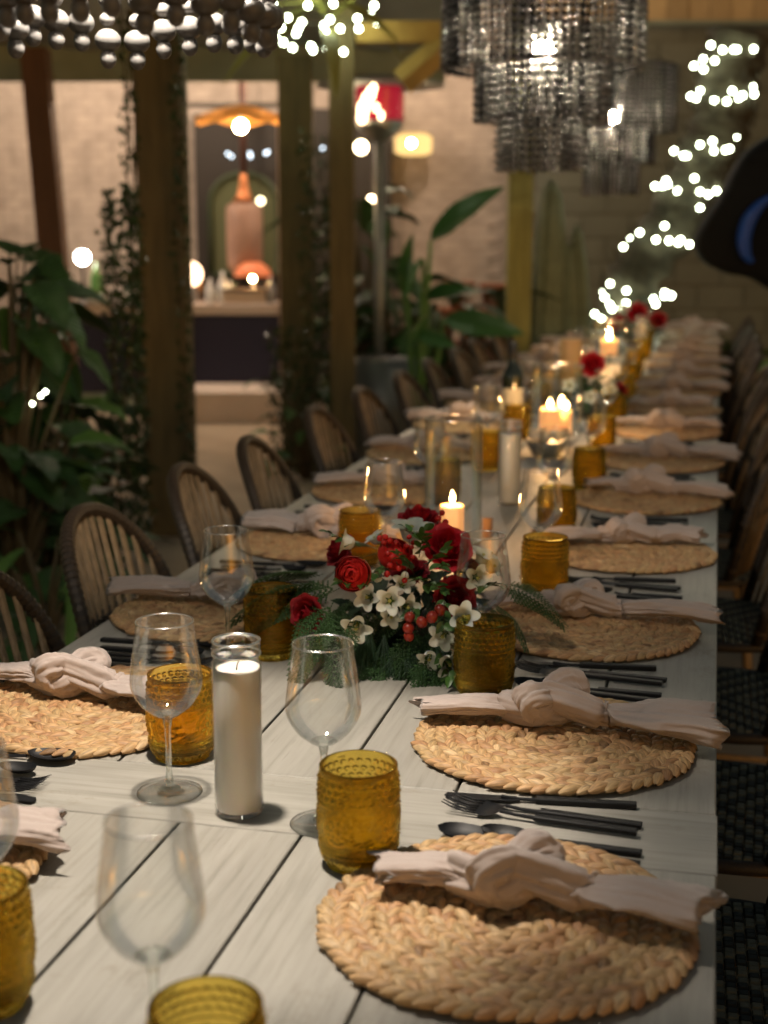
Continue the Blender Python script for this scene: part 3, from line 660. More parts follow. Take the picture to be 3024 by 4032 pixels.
# ================================================================== CUTLERY (local: head at -x, handle end at 0)
def handle_mb(L, h=.0055):
    q = MB(); q.box(-L*.52, -.0055, .0, 0, .0055, h+.0012, b=.0012)
    q.tube([(-L*.5,0,h*.5),(-L*.62,0,h*.55),(-L*.70,0,h*.9)], [.0034,.0026,.0028], 8, flat=.8); return q
def knife_parts(L=.235):
    h = handle_mb(L, .0065).mesh('knife_handle', M_BLK, False); q = MB()
    pts = [(-L*.60,-.004),(-L*.66,-.009),(-L*.9,-.0105),(-L*.985,-.006),(-L,.001),(-L*.985,.008),(-L*.62,.0075)]
    vs = [(x,y,.0038) for x,y in pts]+[(x,y,.0018) for x,y in pts]; n = len(pts)
    q.add(vs, [list(range(n)), list(reversed(range(n,2*n)))]+[(i,(i+1)%n,n+(i+1)%n,n+i) for i in range(n)]); return [('handle', h), ('blade', q.mesh('knife_blade', M_BLK, False))]
def spoon_parts(L=.235, bw=.019):
    h = handle_mb(L).mesh('spoon_handle', M_BLK, False); q = MB(); bl = L*.29
    def fn(a, b):
        x = -L+bl*a; s_ = max(0.0, 1-((a-.42)/(.42 if a < .42 else .58))**2)**.5; y = (b-.5)*2*bw*(s_ if .001 < a < .999 else .05)
        e = (1-((b-.5)*2)**2)*s_; return (x, y, .0125-.0095*e-.006*a*(1-a))
    q.grid(fn, 14, 10)
    me = q.mesh('spoon_bowl', M_BLK); return [('handle', h), ('bowl', me)]
def fork_parts(L=.235):
    h = handle_mb(L).mesh('fork_handle', M_BLK, False); q = MB()
    def fn(a, b):
        x = -L*.70-L*.12*a; wdt = .0035+.0095*min(1,a*1.4)**.7; return (x, (b-.5)*2*wdt, .005-.004*sin(PI*a*.9))
    q.grid(fn, 8, 4)
    for k in range(4):
        y = -.0105+.007*k; q.tube([(-L*.815,y,.0025),(-L*.88,y,.003),(-L*.95,y,.0065),(-L,y,.011)], [.0019,.0018,.0015,.0007], 6, flat=.7)
    return [('handle', h), ('tines', q.mesh('fork_tines', M_BLK))]
for me_set in (1,):
    KN, SP, TS, FK = knife_parts(), spoon_parts(.235,.020), spoon_parts(.185,.0155), fork_parts()
def solid(parts):
    for nme, me in parts:
        pass
    return parts
def cutl(kind, parts, x, y, ang, label, z=TZ):
    t = thing(kind, label, kind.split('_')[-1], (x, y, z+.0006), ang, 'matte black cutlery')
    for nme, me in parts: ob(nme, me, t)
    return t
def rset(i, yk, tail=True):
    b = 'by the %s right-hand placemat' % ORD[i]
    # (kind, parts, x_end, dy_end, x_head, dy_head)
    for kind, ps, xe, dye, xh, dyh, lb in (
        ('table_knife', KN, -.066, .014, -.302, -.005, 'matte black table knife nearest the mat edge '),
        ('dinner_fork', FK, -.057, -.043, -.285, -.018, 'upper of two matte black forks '),
        ('salad_fork', FK, -.061, -.070, -.272, -.043, 'lower of two matte black forks '),
        ('teaspoon', TS, -.053, -.119, -.236, -.108, 'small matte black teaspoon '),
        ('tablespoon', SP, -.054, -.149, -.286, -.116, 'large matte black spoon ')):
        jx = rnd.uniform(-.006,.006) if i > 1 else 0
        ang = math.atan2(dye-dyh, xe-xh)
        cutl(kind, ps, xe+jx+[0,0,.004,.012,.02,.02][min(i,5)], yk+dye, ang, lb+b, TZ+(.003 if kind == 'salad_fork' else 0))
rset(1, 1.610); rset(2, 2.172); rset(3, 2.765); rset(4, 3.39); rset(5, 4.03); rset(6, 4.70); rset(7, 5.34)
def lset(i, y0, xe=-1.0):
    b = 'by the %s left-hand placemat' % ORD[i]
    for kind, ps, dy, dyh, lb, xo in (('tablespoon', SP, .115, .110, 'large matte black spoon ', .0), ('teaspoon', TS, .070, .072, 'small matte black teaspoon ', .02),
        ('dinner_fork', FK, .035, .030, 'upper of two matte black forks ', .0), ('salad_fork', FK, .012, .003, 'lower of two matte black forks ', .0),
        ('table_knife', KN, -.025, -.040, 'matte black table knife ', .01)):
        ang = PI+math.atan2(dy-dyh, .23); cutl(kind, ps, xe+xo-(.03 if i == 1 else 0), y0+dy, ang, lb+b)
lset(1, 1.485); lset(2, 2.02); lset(3, 2.62); lset(4, 3.25); lset(5, 3.90); lset(6, 4.58)

# ================================================================== GLASSWARE
def wine_parts():
    q = MB(); zb, zt = .098, .222
    outer = [(.0065,zb),(.018,zb+.006),(.032,zb+.018),(.0425,zb+.036),(.0445,zb+.048),(.0435,zb+.062),(.0405,zb+.085),(.0375,zb+.105),(.0352,zt)]
    def dens(pr, k=3):
        P = [Vector((a,b,0)) for a,b in pr]; return [(p.x,p.y) for p in catmull(P, k)]
    o_ = dens(outer); inn = [(r-.0011, z) for r, z in o_[3:]][::-1]+[(.012, zb+.0065),(.0004, zb+.0055)]
    q.lathe(o_, 56); q.f = [f for f in q.f if len(f) == 4]; q.mi = [0]*len(q.f)
    bowl = q.mesh('wine_bowl', M_GLASS)
    q = MB(); q.tube([(.0352*cos(2*PI*k/48), .0352*sin(2*PI*k/48), zt) for k in range(49)], .0008, 8, False); rim = q.mesh('wine_rim', M_RIM)
    q = MB(); st = [(0,.0),(.0405,.0),(.0408,.0014),(.030,.0026),(.014,.0052)]
    q.lathe(st, 48); q.tube([(.0405*cos(2*PI*k/48), .0405*sin(2*PI*k/48), .0009) for k in range(49)], .0007, 6, False); foot = q.mesh('wine_foot', M_GLASS)
    q = MB(); q.lathe([(.0004,.0045),(.014,.0050),(.0085,.0085),(.0055,.013),(.0038,.03),(.0035,.06),(.0040,.085),(.0064,zb-.0004),(.016,zb+.0045),(.015,zb+.0062),(.0004,zb+.0052)], 28); stem = q.mesh('wine_stem', M_GSOL)
    return bowl, rim, stem, foot
WB, WR, WS, WF = wine_parts()
def wine(x, y, label, rz=0, tilt=None):
    t = thing('wine_glass', label, 'wine glass', (x, y, TZ+.0005), rz, 'clear stemmed wine glasses')
    ob('bowl', WB, t); ob('rim', WR, t); ob('stem', WS, t); ob('foot', WF, t); return t
wine(-.638, 1.542, 'empty wine glass standing in front of an amber tumbler, left of the white jar candle')
wine(-.424, 1.495, 'empty wine glass between the white jar candle and the front right amber tumbler')
wine(-.745, 2.065, 'wine glass before the knotted napkin left of the flowers')
wine(-.338, 2.12, 'wine glass at the right side of the flower arrangement')
wine(-.427, .985, 'blurred wine glass in the very front centre')
wine(-.655, 1.10, 'wine glass cut off by the left edge of the picture')
wine(-.655, 2.79, 'wine glass behind the flowers on the left of the lit candle')
wine(-.325, 2.76, 'wine glass in front of an amber tumbler right of the lit candle')
wine(-.365, 3.36, 'wine glass beside the tall white jar candle further back')
for k, (x, y) in enumerate(((-.70,3.5),(-.34,4.1),(-.68,4.3),(-.36,4.9),(-.66,5.2),(-.37,5.6),(-.66,6.1),(-.38,6.4),(-.4,7.2),(-.64,7.1),(-.40,8.0),(-.62,8.6),(-.42,9.0))):
    wine(x, y, '%s distant wine glass on the %s, beyond the second jar candle' % (ORD[k//2], 'left' if x < -.5 else 'right'))

def tumbler_parts():
    R = .0435; zt = .115; N = 120
    prof = []
    for i in range(64):
        z = zt*i/63
        if z < .004: r = .036
        elif z < .016: r = .0365+.0055*sin(PI/2*(z-.004)/.012)
        else: r = .0425+.0022*sin(PI*(z-.016)/.085) if z < .101 else .0425+.0002
        prof.append((r, z))
    def disp(i, a, r, z):
        if i >= 64: return 0
        d = 0
        if z > .108: return .0007
        if .080 < z < .107:                      # rows of dots
            row = (z-.081)/.0083; rf = row-math.floor(row)-.5; k = a*28/(2*PI)+.5*(int(math.floor(row)) % 2); kf = k-math.floor(k)-.5
            dd = (rf/.42)**2+(kf/.40)**2; d += .0016*max(0, 1-dd)
        elif .0755 < z < .079 or .026 < z < .0285: d += .0009
        elif .030 < z < .074:                   # rosettes and scrolls
            k = a*5/(2*PI); kf = (k-math.floor(k)-.5)*2*PI*R/5; zf = z-.052; rad = math.hypot(kf, zf); th = math.atan2(zf, kf)
            pet = .5+.5*cos(8*th)
            if rad < .0035: d += .0014
            elif rad < .0135: d += .0016*pet*(1-abs(rad-.0085)/.006 if abs(rad-.0085) < .006 else 0)
            elif rad < .0165: d += .0009
            else:
                d += .0014*max(0, sin(kf*520+8*sin(zf*210)))*max(0, cos(zf*230+abs(kf)*160))
        elif .019 < z < .026:                   # beads
            k = a*40/(2*PI); kf = k-math.floor(k)-.5; dd = (kf/.4)**2+((z-.0225)/.0028)**2; d += .0014*max(0,1-dd)
        elif z < .017 and z > .004: d += .0006*sin(a*26)
        return d*2.3
    inner = [(.0395, .1150),(.0395,.09),(.0395,.06),(.0392,.035),(.0370,.018),(.0300,.0115),(.0005,.0105)]
    q = MB(); q.lathe([(.0005,.001)]+[(.030,.001)]+prof+[(.0420,.1158),(.0405,.1158)]+inner, N, disp=lambda i,a,r,z: disp(i-2 if i >= 2 else 99,a,r,z))
    glass = q.mesh('tumbler_glass', M_AMB)
    q = MB(); q.lathe([(.0005,.0112),(.0298,.0122),(.0366,.0185),(.0388,.035),(.0391,.0700),(.0005,.0700)], 48); water = q.mesh('tumbler_water', M_AMBW)
    return glass, water
TG, TW = tumbler_parts()
def tumbler(x, y, label, rz=None):
    t = thing('amber_tumbler', label, 'tumbler', (x, y, TZ+.0005), rnd.uniform(0,6) if rz is None else rz, 'embossed amber glass tumblers')
    ob('glass', TG, t); ob('water', TW, t); return t
tumbler(-.359, 1.405, 'embossed amber tumbler at the front right, above the nearest placemat')
tumbler(-.669, 1.665, 'amber tumbler behind the front left wine glass')
tumbler(-.690, 2.125, 'amber tumbler on the left between the jar candle and the red rose')
tumbler(-.316, 2.008, 'amber tumbler directly right of the flower arrangement')
tumbler(-.298, 2.625, 'amber tumbler behind the third right napkin')
tumbler(-.351, .905, 'amber tumbler cut off by the bottom edge, centre')
tumbler(-.618, 1.045, 'amber tumbler cut off at the bottom left corner')
tumbler(-.335, 3.16, 'amber tumbler seen through a wine glass right of the lit candle')
tumbler(-.315, 3.78, 'amber tumbler fifth back along the right side')
tumbler(-.335, 4.47, 'amber tumbler sixth back along the right side')
tumbler(-.71, 2.80, 'amber tumbler just behind the flowers at the left')
tumbler(-.665, 3.50, 'amber tumbler seen through the glass hurricane')
tumbler(-.64, 4.05, 'amber tumbler behind the right side of the hurricane')
for k, (x, y) in enumerate(((-.64,4.7),(-.34,5.1),(-.65,5.4),(-.35,5.8),(-.36,6.4),(-.38,7.1),(-.64,6.6),(-.38,7.9),(-.4,8.7))):
    tumbler(x, y, 'small distant amber tumbler, %s of the far group counted from the camera' % ORD[k])

# jar candles
def jar_parts():
    q = MB(); r = .0295
    q.lathe([(.0005,.001),(.027,.001),(r,.004),(r,.186),(r-.001,.190),(r-.0038,.195),(r-.0038,.198),(r-.001,.201),(r-.0005,.208),(r-.001,.214),(r-.002,.2155)], 48)
    q.f = q.f[:-1]; q.mi = q.mi[:-1]; gl = q.mesh('jar_glass', thin_glass('jar_glass', (.98,.985,.975), .03, 1.0, edge=.15))
    q = MB()
    q.lathe([(.0005,.007),(.0262,.007),(.0278,.010),(.0278,.181),(.0268,.184),(.020,.180),(.0005,.179)], 48, disp=lambda i,a,r,z: .0006*sin(3*a)*(1 if z > .15 else 0)); wx = q.mesh('jar_wax', M_WAX)
    q = MB(); q.tube([(0,0,.179),(.001,0,.186),(.003,0,.190)], .0009, 6); wk = q.mesh('wick', M_WICK)
    q = MB(); q.tube([((r-.0018)*cos(2*PI*k/40), (r-.0018)*sin(2*PI*k/40), .2155) for k in range(41)], .0017, 8, False); q.tube([((r-.001)*cos(2*PI*k/40), (r-.001)*sin(2*PI*k/40), .2) for k in range(41)], .0014, 8, False); rm = q.mesh('jar_rim', M_RIM)
    return (('jar', gl), ('wax', wx), ('wick', wk), ('rim', rm))
JP = jar_parts()
for (x, y, lb) in ((-.533,1.504,'tall white candle in a glass jar standing in the table centre'), (-.497,3.53,'second tall white jar candle, blurred, in front of the wine bottle'), (-.415,8.3,'far white jar candle near the end of the table')):
    t = thing('jar_candle', lb, 'candle', (x, y, TZ+.0005), 0, 'tall jar candles')
    for nme, me in JP: ob(nme, me, t)
# pillar candles and hurricanes
def pillar(x, y, r, h, label, lit=True, flame=1.0, z=TZ):
    t = thing('pillar_candle', label, 'candle', (x, y, z), 0, 'pillar candles')
    q = MB(); q.lathe([(.0005,0),(r,0),(r,h-.003),(r-.002,h),(r*.75,h-.002),(.0005,h-.005)], 32); ob('wax', q.mesh('pillar_wax', M_WAXL if lit else M_WAXI), t)
    q = MB(); q.tube([(0,0,h-.006),(0,0,h+.008)], .0009, 6); ob('wick', q.mesh('wick', M_WICK), t)
    if lit:
        q = MB(); q.lathe([(.0003,h+.004),(.0035*flame,h+.010),(.0045*flame,h+.016),(.003*flame,h+.022),(.0012,h+.029),(.0002,h+.034)], 12); ob('flame', q.mesh('flame', M_FLAME), t)
    return t
def hurricane(x, y, r, h, label, stem=0):
    t = thing('glass_hurricane', label, 'hurricane glass', (x, y, TZ+.0005), 0, 'glass hurricanes')
    q = MB(); q.lathe([(.0005,.001+stem),(r-.004,.001+stem),(r,.005+stem),(r,h)], 48); q.f = [f for f in q.f if len(f) == 4]; q.mi = [0]*len(q.f); ob('cylinder', q.mesh('hurricane_glass', M_GHUR), t)
    q = MB(); q.tube([(r*cos(2*PI*k/48), r*sin(2*PI*k/48), h) for k in range(49)], .0016, 6, False); ob('rim', q.mesh('hurricane_rim', M_RIM), t)
    if stem:
        q = MB(); q.lathe([(.0005,0),(.045,0),(.045,.003),(.01,.01),(.008,stem-.008),(.03,stem),(.0005,stem+.001)], 32); ob('foot', q.mesh('hurricane_foot', M_GSOL), t)
    return t
hurricane(-.553, 3.03, .064, .285, 'tall clear glass cylinder around the lit candle behind the flowers')
pillar(-.548, 2.99, .0265, .088, 'lit ivory pillar candle inside the glass cylinder behind the flowers', z=TZ+.009)
hurricane(-.497, 4.62, .085, .26, 'footed clear glass hurricane with a bright candle, midway down the table', .03)
pillar(-.517, 4.60, .034, .085, 'brightly lit pillar candle in the footed hurricane', z=TZ+.035, flame=1.7)
pillar(-.470, 4.66, .020, .072, 'short lit candle at the right in the footed hurricane', z=TZ+.035, flame=1.7)
pillar(-.602, 6.1, .048, .24, 'tall unlit ivory pillar candle standing behind the footed hurricane', lit=False)
hurricane(-.553, 7.7, .08, .22, 'distant glass hurricane near the table end', .03)
pillar(-.553, 7.7, .045, .085, 'distant lit pillar candle near the table end', z=TZ+.035, flame=2.4)
for (p, pw) in (((-.548,2.99,.865),.35),((-.517,4.60,.905),.7),((-.553,7.7,.915),.8)):
    ld = bpy.data.lights.new('flame_light', 'POINT'); ld.energy = pw*5.0; ld.color = (1,.52,.2); ld.shadow_soft_size = .012
    lo = bpy.data.objects.new('candle_flame_light', ld); COL.objects.link(lo); lo.location = (p[0], p[1], p[2]+.012)
# wine bottle, cork, tea holder
t = thing('wine_bottle', 'dark wine bottle with cream label behind the second jar candle', 'bottle', (-.688, 4.92, TZ))
q = MB(); q.lathe([(.0005,0),(.036,0),(.0375,.005),(.0375,.19),(.034,.205),(.018,.235),(.0145,.25),(.0145,.31),(.0005,.311)], 32); ob('body', q.mesh('bottle_body', pm('dark_bottle', (.006,.009,.007), .12, spec=.8)), t)
q = MB(); q.lathe([(.0378,.055),(.0381,.056),(.0381,.15),(.0378,.151)], 32); q.f = [f for f in q.f if len(f) == 4]; q.mi = [0]*len(q.f); ob('label', q.mesh('bottle_label', pm('cream_label', (.55,.50,.38), .7)), t)
q = MB(); q.lathe([(.0149,.255),(.0153,.256),(.0153,.3125),(.0005,.3135)], 20); ob('capsule', q.mesh('capsule', M_BLK), t)
p = G(1053, 1160); tag(ob('cork', (lambda q: (q.lathe([(.0005,0),(.0115,0),(.0118,.001),(.0118,.043),(.0112,.044),(.0005,.044)], 20), q.mesh('cork', pm('cork', (.22,.12,.06), .9, var=.3, vscale=200)))[1])(MB()), loc=(p.x, p.y, TZ)), 'small brown cork standing on the table right of the lit candle', 'cork')
p = G(1180, 985); t = thing('flower_bowl', 'low bowl of cream blossoms between the blurred wine glasses', 'flowers', (p.x, p.y, TZ))
q = MB(); q.lathe([(.0005,0),(.04,0),(.06,.03),(.062,.05),(.058,.05),(.0005,.03)], 28); ob('bowl', q.mesh('low_bowl', pm('grey_bowl', (.12,.12,.11), .4)), t)
q = MB()
for k in range(16):
    a = rnd.uniform(0,6.3); r = .055*rnd.random()**.5; q.ball((r*cos(a), r*sin(a), .055+rnd.uniform(0,.015)), .017, 8, 6, (1,1,.8))
ob('blossoms', q.mesh('blossoms', pm('cream_blossom', (.70,.58,.42), .7)), t)

# ================================================================== FLOWERS
M_RED = pm('red_petal', (.42,.006,.018), .55, var=.35, vscale=40); M_RED2 = pm('bright_red_petal', (.60,.018,.014), .5, var=.25, vscale=50, sub=.1)
M_DRED = pm('deep_red_petal', (.26,.005,.013), .6, var=.3, vscale=40)
M_WHT = pm('white_petal', (.66,.68,.60), .6, var=.08, vscale=60, sub=.15); M_YEL = pm('stamen', (.42,.40,.10), .6)
M_BERRY = pm('red_berry', (.42,.012,.010), .25, spec=.6, objvar=.25); M_HIP = pm('rose_hip', (.22,.018,.008), .3, objvar=.2)
M_CED = pm('cedar_green', (.030,.080,.020), .55, var=.35, vscale=60, objvar=.2); M_PINE = pm('pine_green', (.03,.075,.035), .45, objvar=.3); M_LF = pm('small_leaf', (.05,.12,.025), .35, var=.3, vscale=60, objvar=.3)
def petal_mesh(name, mat, R, H, span, curl, wav, seed):
    rr = random.Random(seed); q = MB(); a1 = rr.uniform(0,6)
    def fn(a, b):
        th = (a-.5)*span*(1-.10*b*b); edge = 1-.32*abs(2*a-1)**2.4
        hh = H*b*edge*(1+.04*sin(a*9+a1)); r = R*(.30+.70*min(1,b*1.25)**.75)+curl*max(0,b-.6)**2*R*4
        r += wav*R*sin(a*11+a1)*b*b
        z = hh-(.35*R*max(0,b-.72)*max(0,curl)*4)
        return (r*cos(th), r*sin(th), z)
    q.grid(fn, 12, 8); return q.mesh(name, mat)
RP = {}
def rose_meshes(mat, key):
    if key in RP: return RP[key]
    o = []
    for j, (R, H, sp, cu) in enumerate(((.13,.95,2.8,-.1),(.28,1.0,2.4,.0),(.46,.98,2.0,.10),(.64,.88,1.7,.28),(.84,.72,1.5,.42))):
        o.append(petal_mesh('rose_petal', mat, R, H, sp, cu, .06, j+3))
    RP[key] = o; return o
def rose(arr, P, r, D, mat, key, name='rose', label=None, ran=False):
    """flower opening toward D"""
    D = Vector(D).normalized(); rot = D.to_track_quat('Z', 'Y').to_euler()
    q = MB(); q.ball((0,0,.15), .22 if ran else .34, 12, 8, (1,1,1.2)); q.lathe([(.05,-.45),(.25,-.4),(.42,-.25),(.3,-.1)], 10)
    c = ob(name, q.mesh(name+'_heart', mat), arr, Vector(P)-arr.location, rot, r)
    if label: c['label'] = label
    if ran:
        key2 = key+'ran'
        if key2 not in RP:
            RP[key2] = []
            for j in range(7):
                R = .2+.125*j; qq = MB()
                def fn(a, b, R=R, j=j):
                    th = (a-.5)*1.9; ph = -1.0+(2.42-.17*j)*b*(1-.16*abs(2*a-1)**2); rr_ = R*cos(ph*.92)+.02; return (rr_*cos(th), rr_*sin(th), .12+.55*(1-R)+R*.82*sin(ph)+.02*sin(a*9+j))
                qq.grid(fn, 10, 7); RP[key2].append(qq.mesh('ranunculus_petal', mat))
        for j in range(7):
            n = 5 if j < 3 else 6
            for k in range(n):
                ob('petal', RP[key2][j], c, (0,0,.012*rnd.uniform(-1,1)), (rnd.uniform(-.06,.06), .05+.12*rnd.random(), 2*PI*k/n+j*.7+rnd.uniform(-.1,.1)), 1+.04*rnd.uniform(-1,1))
        return c
    ms = rose_meshes(mat, key)
    for j, n in enumerate((3,4,5,6,6)):
        for k in range(n):
            ob('petal', ms[j], c, (0,0,-.05*j), (rnd.uniform(-.08,.08), rnd.uniform(-.08,.08), 2*PI*k/n+j*.9+rnd.uniform(-.15,.15)), 1+.05*rnd.uniform(-1,1))
    return c
def bell_mesh():
    q = MB(); n = 40; m = 12; vs = []
    for i in range(m+1):
        b = i/m
        for k in range(n):
            a = 2*PI*k/n; lobe = abs(cos(2.5*a)); r = .32+.36*b**.6; z = 1.15*b
            if b > .62:
                e = (b-.62)/.38; r += e*e*(.10+.42*lobe**1.3); z += e*(-.16+.10*lobe)-.1*e*e*lobe; r -= .06*e*(1-lobe)
            if b < .12: r = .12+.22*(b/.12)
            r *= 1+.03*cos(5*a)*(1-b); vs.append((r*cos(a), r*sin(a), z))
    fs = [(i*n+k, i*n+(k+1)%n, (i+1)*n+(k+1)%n, (i+1)*n+k) for i in range(m) for k in range(n)]
    fs.append(tuple(range(n))); q.add(vs, fs); pet = q.mesh('bell_petals', M_WHT)
    q = MB(); q.tube([(0,0,.1),(0,0,.85)], [.05,.045], 8)
    for k in range(5):
        a = 2*PI*k/5; q.ball((.09*cos(a), .09*sin(a), .86), .07, 6, 4)
    st = q.mesh('stamen', M_YEL)
    q = MB()
    for k in range(5):
        a = 2*PI*k/5; ca, sa = cos(a), sin(a)
        q.add([(.1*ca-.12*sa,.1*sa+.12*ca,0),(.1*ca+.12*sa,.1*sa-.12*ca,0),(.44*ca,.44*sa,.42),(.2*ca,.2*sa,.03)], [(0,1,2),(0,2,3),(1,3,2)])
    q.tube([(0,0,0),(.05,0,-.5)], .06, 6); cx = q.mesh('calyx', M_LF)
    return pet, st, cx
BELL = bell_mesh()
def bell(arr, P, r, D):
    rot = Vector(D).normalized().to_track_quat('Z', 'Y').to_euler(); rot = (rot[0], rot[1], rot[2])
    r *= 1.10; c = ob('white_bellflower', BELL[0], arr, Vector(P)-arr.location, rot, r); ob('stamen', BELL[1], c); ob('calyx', BELL[2], c); return c
def frond_mesh():
    q = MB()
    def strip(p0, p1, wd):
        p0 = Vector(p0); p1 = Vector(p1); d_ = (p1-p0); L = d_.length; d_.normalize(); s_ = Vector((-d_.y, d_.x, 0))
        k = max(3, int(L/.0045)); 
        for i in range(k):
            a = p0+(p1-p0)*(i/k); b = p0+(p1-p0)*((i+1.25)/k); mm = (a+b)/2; ww = wd*(1-.5*i/k)
            dz = Vector((0,0,.0009)); q.add([a, mm+s_*ww+dz*.2, b, mm-s_*ww+dz*.2, mm+dz], [(0,1,4),(1,2,4),(2,3,4),(3,0,4),(0,3,2,1)])
    zc = lambda x: -3.2*x*x
    for i in range(15):
        x = .012+.0088*i; L = .052*(1-i/17)+.008
        for sd in (-1, 1):
            e = Vector((x+L*.72, sd*L*.75, zc(x+L*.7)-.004)); s0 = Vector((x, 0, zc(x))); strip(s0, e, .0034)
            for j in range(1, 5):
                a = s0+(e-s0)*(j/5); l2 = L*.42*(1-j/6)
                for s2 in (-1, 1):
                    an = sd*.8+s2*.7; strip(a, a+Vector((cos(an)*l2, sin(an)*l2, -.002)), .0028)
    strip((0,0,0), (.15,0,zc(.15)), .0016)
    return q.mesh('cedar_frond', M_CED)
FR = frond_mesh()
def needles_mesh(seed):
    rr = random.Random(seed); q = MB()
    for k in range(70):
        a = rr.uniform(0,6.28); sp = rr.uniform(.05,.42); L = rr.uniform(.06,.10); p = Vector((0,0,0)); d_ = Vector((1, sp*cos(a), sp*sin(a))).normalized()
        pts = [p+d_*L*t_+Vector((0,0,-.25*(L*t_)**2*8)) for t_ in (0,.4,.75,1)]; q.tube(pts, [.0006,.0006,.0005,.0001], 3, False)
    return q.mesh('pine_needles', M_PINE)
ND = [needles_mesh(1), needles_mesh(2)]
def leaf_mesh(name, mat, L, Wd, fold=.25, droop=.3, nu=10, nv=4, wav=.0):
    q = MB()
    def fn(a, b):
        y = (b-.5)*2; ww = Wd*(sin(PI*min(a,.999)**.8))**.75+(.002*Wd); return (L*a, y*ww, abs(y)*ww*fold-droop*L*a*a+wav*Wd*sin(a*18)*abs(y))
    q.grid(fn, nu, nv); return q.mesh(name, mat)
SL = leaf_mesh('small_leaf', M_LF, .021, .0062)
def sprig(arr, P, D, n=9, L=.07):
    q = MB(); q.tube([(0,0,0),(L*.5,0,.004),(L,0,0)], .0008, 5); D = Vector(D).normalized(); rot = D.to_track_quat('X', 'Z').to_euler()
    c = ob('leaf_sprig', q.mesh('sprig_stem', M_STEM), arr, Vector(P)-arr.location, rot)
    for k in range(n):
        x = L*(k+1)/n; ob('leaf', SL, c, (x*.98, 0, .002), (rnd.uniform(-.6,.6), rnd.uniform(-.5,.3), (1 if k % 2 else -1)*rnd.uniform(.5,1.1)), rnd.uniform(.8,1.15))
    return c
def berries(arr, pts, r, mat, base):
    q = MB()
    for p in pts: q.tube([Vector(base), (Vector(base)+p)/2+Vector((0,0,.006)), p], .0006, 5)
    c = ob('berry_sprig', MBmesh(q, 'berry_stems', M_STEM, arr.location), arr)
    qb = MB(); qb.ball((0,0,0), 1, 14, 9, (1,1,1.08)); qb.cur = 1; qb.ball((0,0,1.06), .16, 6, 4); bm_ = qb.mesh('berry', [mat, M_STEM])
    for p in pts: ob('berry', bm_, c, p-arr.location, (rnd.uniform(-1,1)+1.0, rnd.uniform(-.6,.6), rnd.uniform(0,6)), r*rnd.uniform(.9,1.1))
    return c
def MBmesh(q, n, m, off):
    q.v = [p-off for p in q.v]; return q.mesh(n, m)
def arrangement(label, x, y, k=1.0, full=True, seed=1):
    t = thing('flower_arrangement', label, 'flower arrangement', (x, y, TZ)); global rnd
    q = MB(); q.lathe([(.0005,.0),(.05*k,0),(.062*k,.03*k),(.062*k,.06*k),(.0005,.065*k)], 24); ob('container', q.mesh('container', pm('dark_container', (.01,.012,.01), .5)), t)
    return t
A = arrangement('lush low arrangement of red roses, white bellflowers, berries and cedar in the table centre', -.475, 2.235)
def at_(u, v, d): return W(u, v, d)
CAMD = lambda P: (CP-Vector(P)).normalized()
def facing(P, dx=0, up=.4, toward=1.0):
    c = CAMD(P); return Vector((c.x*toward+dx, c.y*toward, up))
for (u, v, d, r, mat, key, ran, dx, up, tw) in (
    (762,1240,2.13,.0290,M_RED2,'r2',True,-.15,.25,1), (853,1200,2.20,.0300,M_RED2,'r2',True,.3,.9,.6),
    (963,1190,2.20,.0400,M_RED,'r1',False,.2,.75,.8), (905,1137,2.38,.0370,M_RED,'r1',False,0,1,.3),
    (668,1325,2.16,.0300,M_DRED,'r3',False,-.5,.15,.9), (978,1290,2.16,.0340,M_DRED,'r3',False,.35,.2,1),
    (742,1197,2.28,.0300,M_DRED,'r3',False,-.6,.6,.4), (1000,1240,2.22,.0300,M_DRED,'r3',False,.8,.3,.5), (885,1240,2.26,.0300,M_DRED,'r3',False,0,.8,.5)):
    P = at_(u, v, d); rose(A, P, r, facing(P, dx, up, tw), mat, key, 'ranunculus' if ran else 'rose', None, ran)
for (u, v, d, r, dx, up, tw) in ((842,1298,2.10,.0185,-.05,.25,1),(795,1290,2.13,.018,-.35,.2,.9),(878,1312,2.11,.017,.5,.1,.8),(845,1330,2.12,.016,.1,-.2,.9),(770,1352,2.10,.021,-.1,-.25,.8),
    (752,1172,2.20,.019,-1.4,.35,.2),(888,1150,2.28,.030,0,1.3,.15),(870,1262,2.16,.015,.2,.5,.7),(1000,1335,2.06,.020,.1,.6,.8),(958,1372,2.08,.019,-.2,-.1,.9),(1030,1248,2.16,.018,.3,.1,1),
    (1042,1205,2.20,.019,.4,1.1,.1),(1062,1225,2.20,.018,1.1,.5,.1),(928,1420,2.08,.017,-.1,-.4,.8),(968,1432,2.06,.020,.5,-.2,.8),(812,1165,2.26,.015,-.5,.7,.2),(815,1248,2.15,.013,-.4,.8,.4)):
    P = at_(u, v, d); bell(A, P-facing(P,dx,up,tw).normalized()*r*.6, r, facing(P, dx, up, tw))
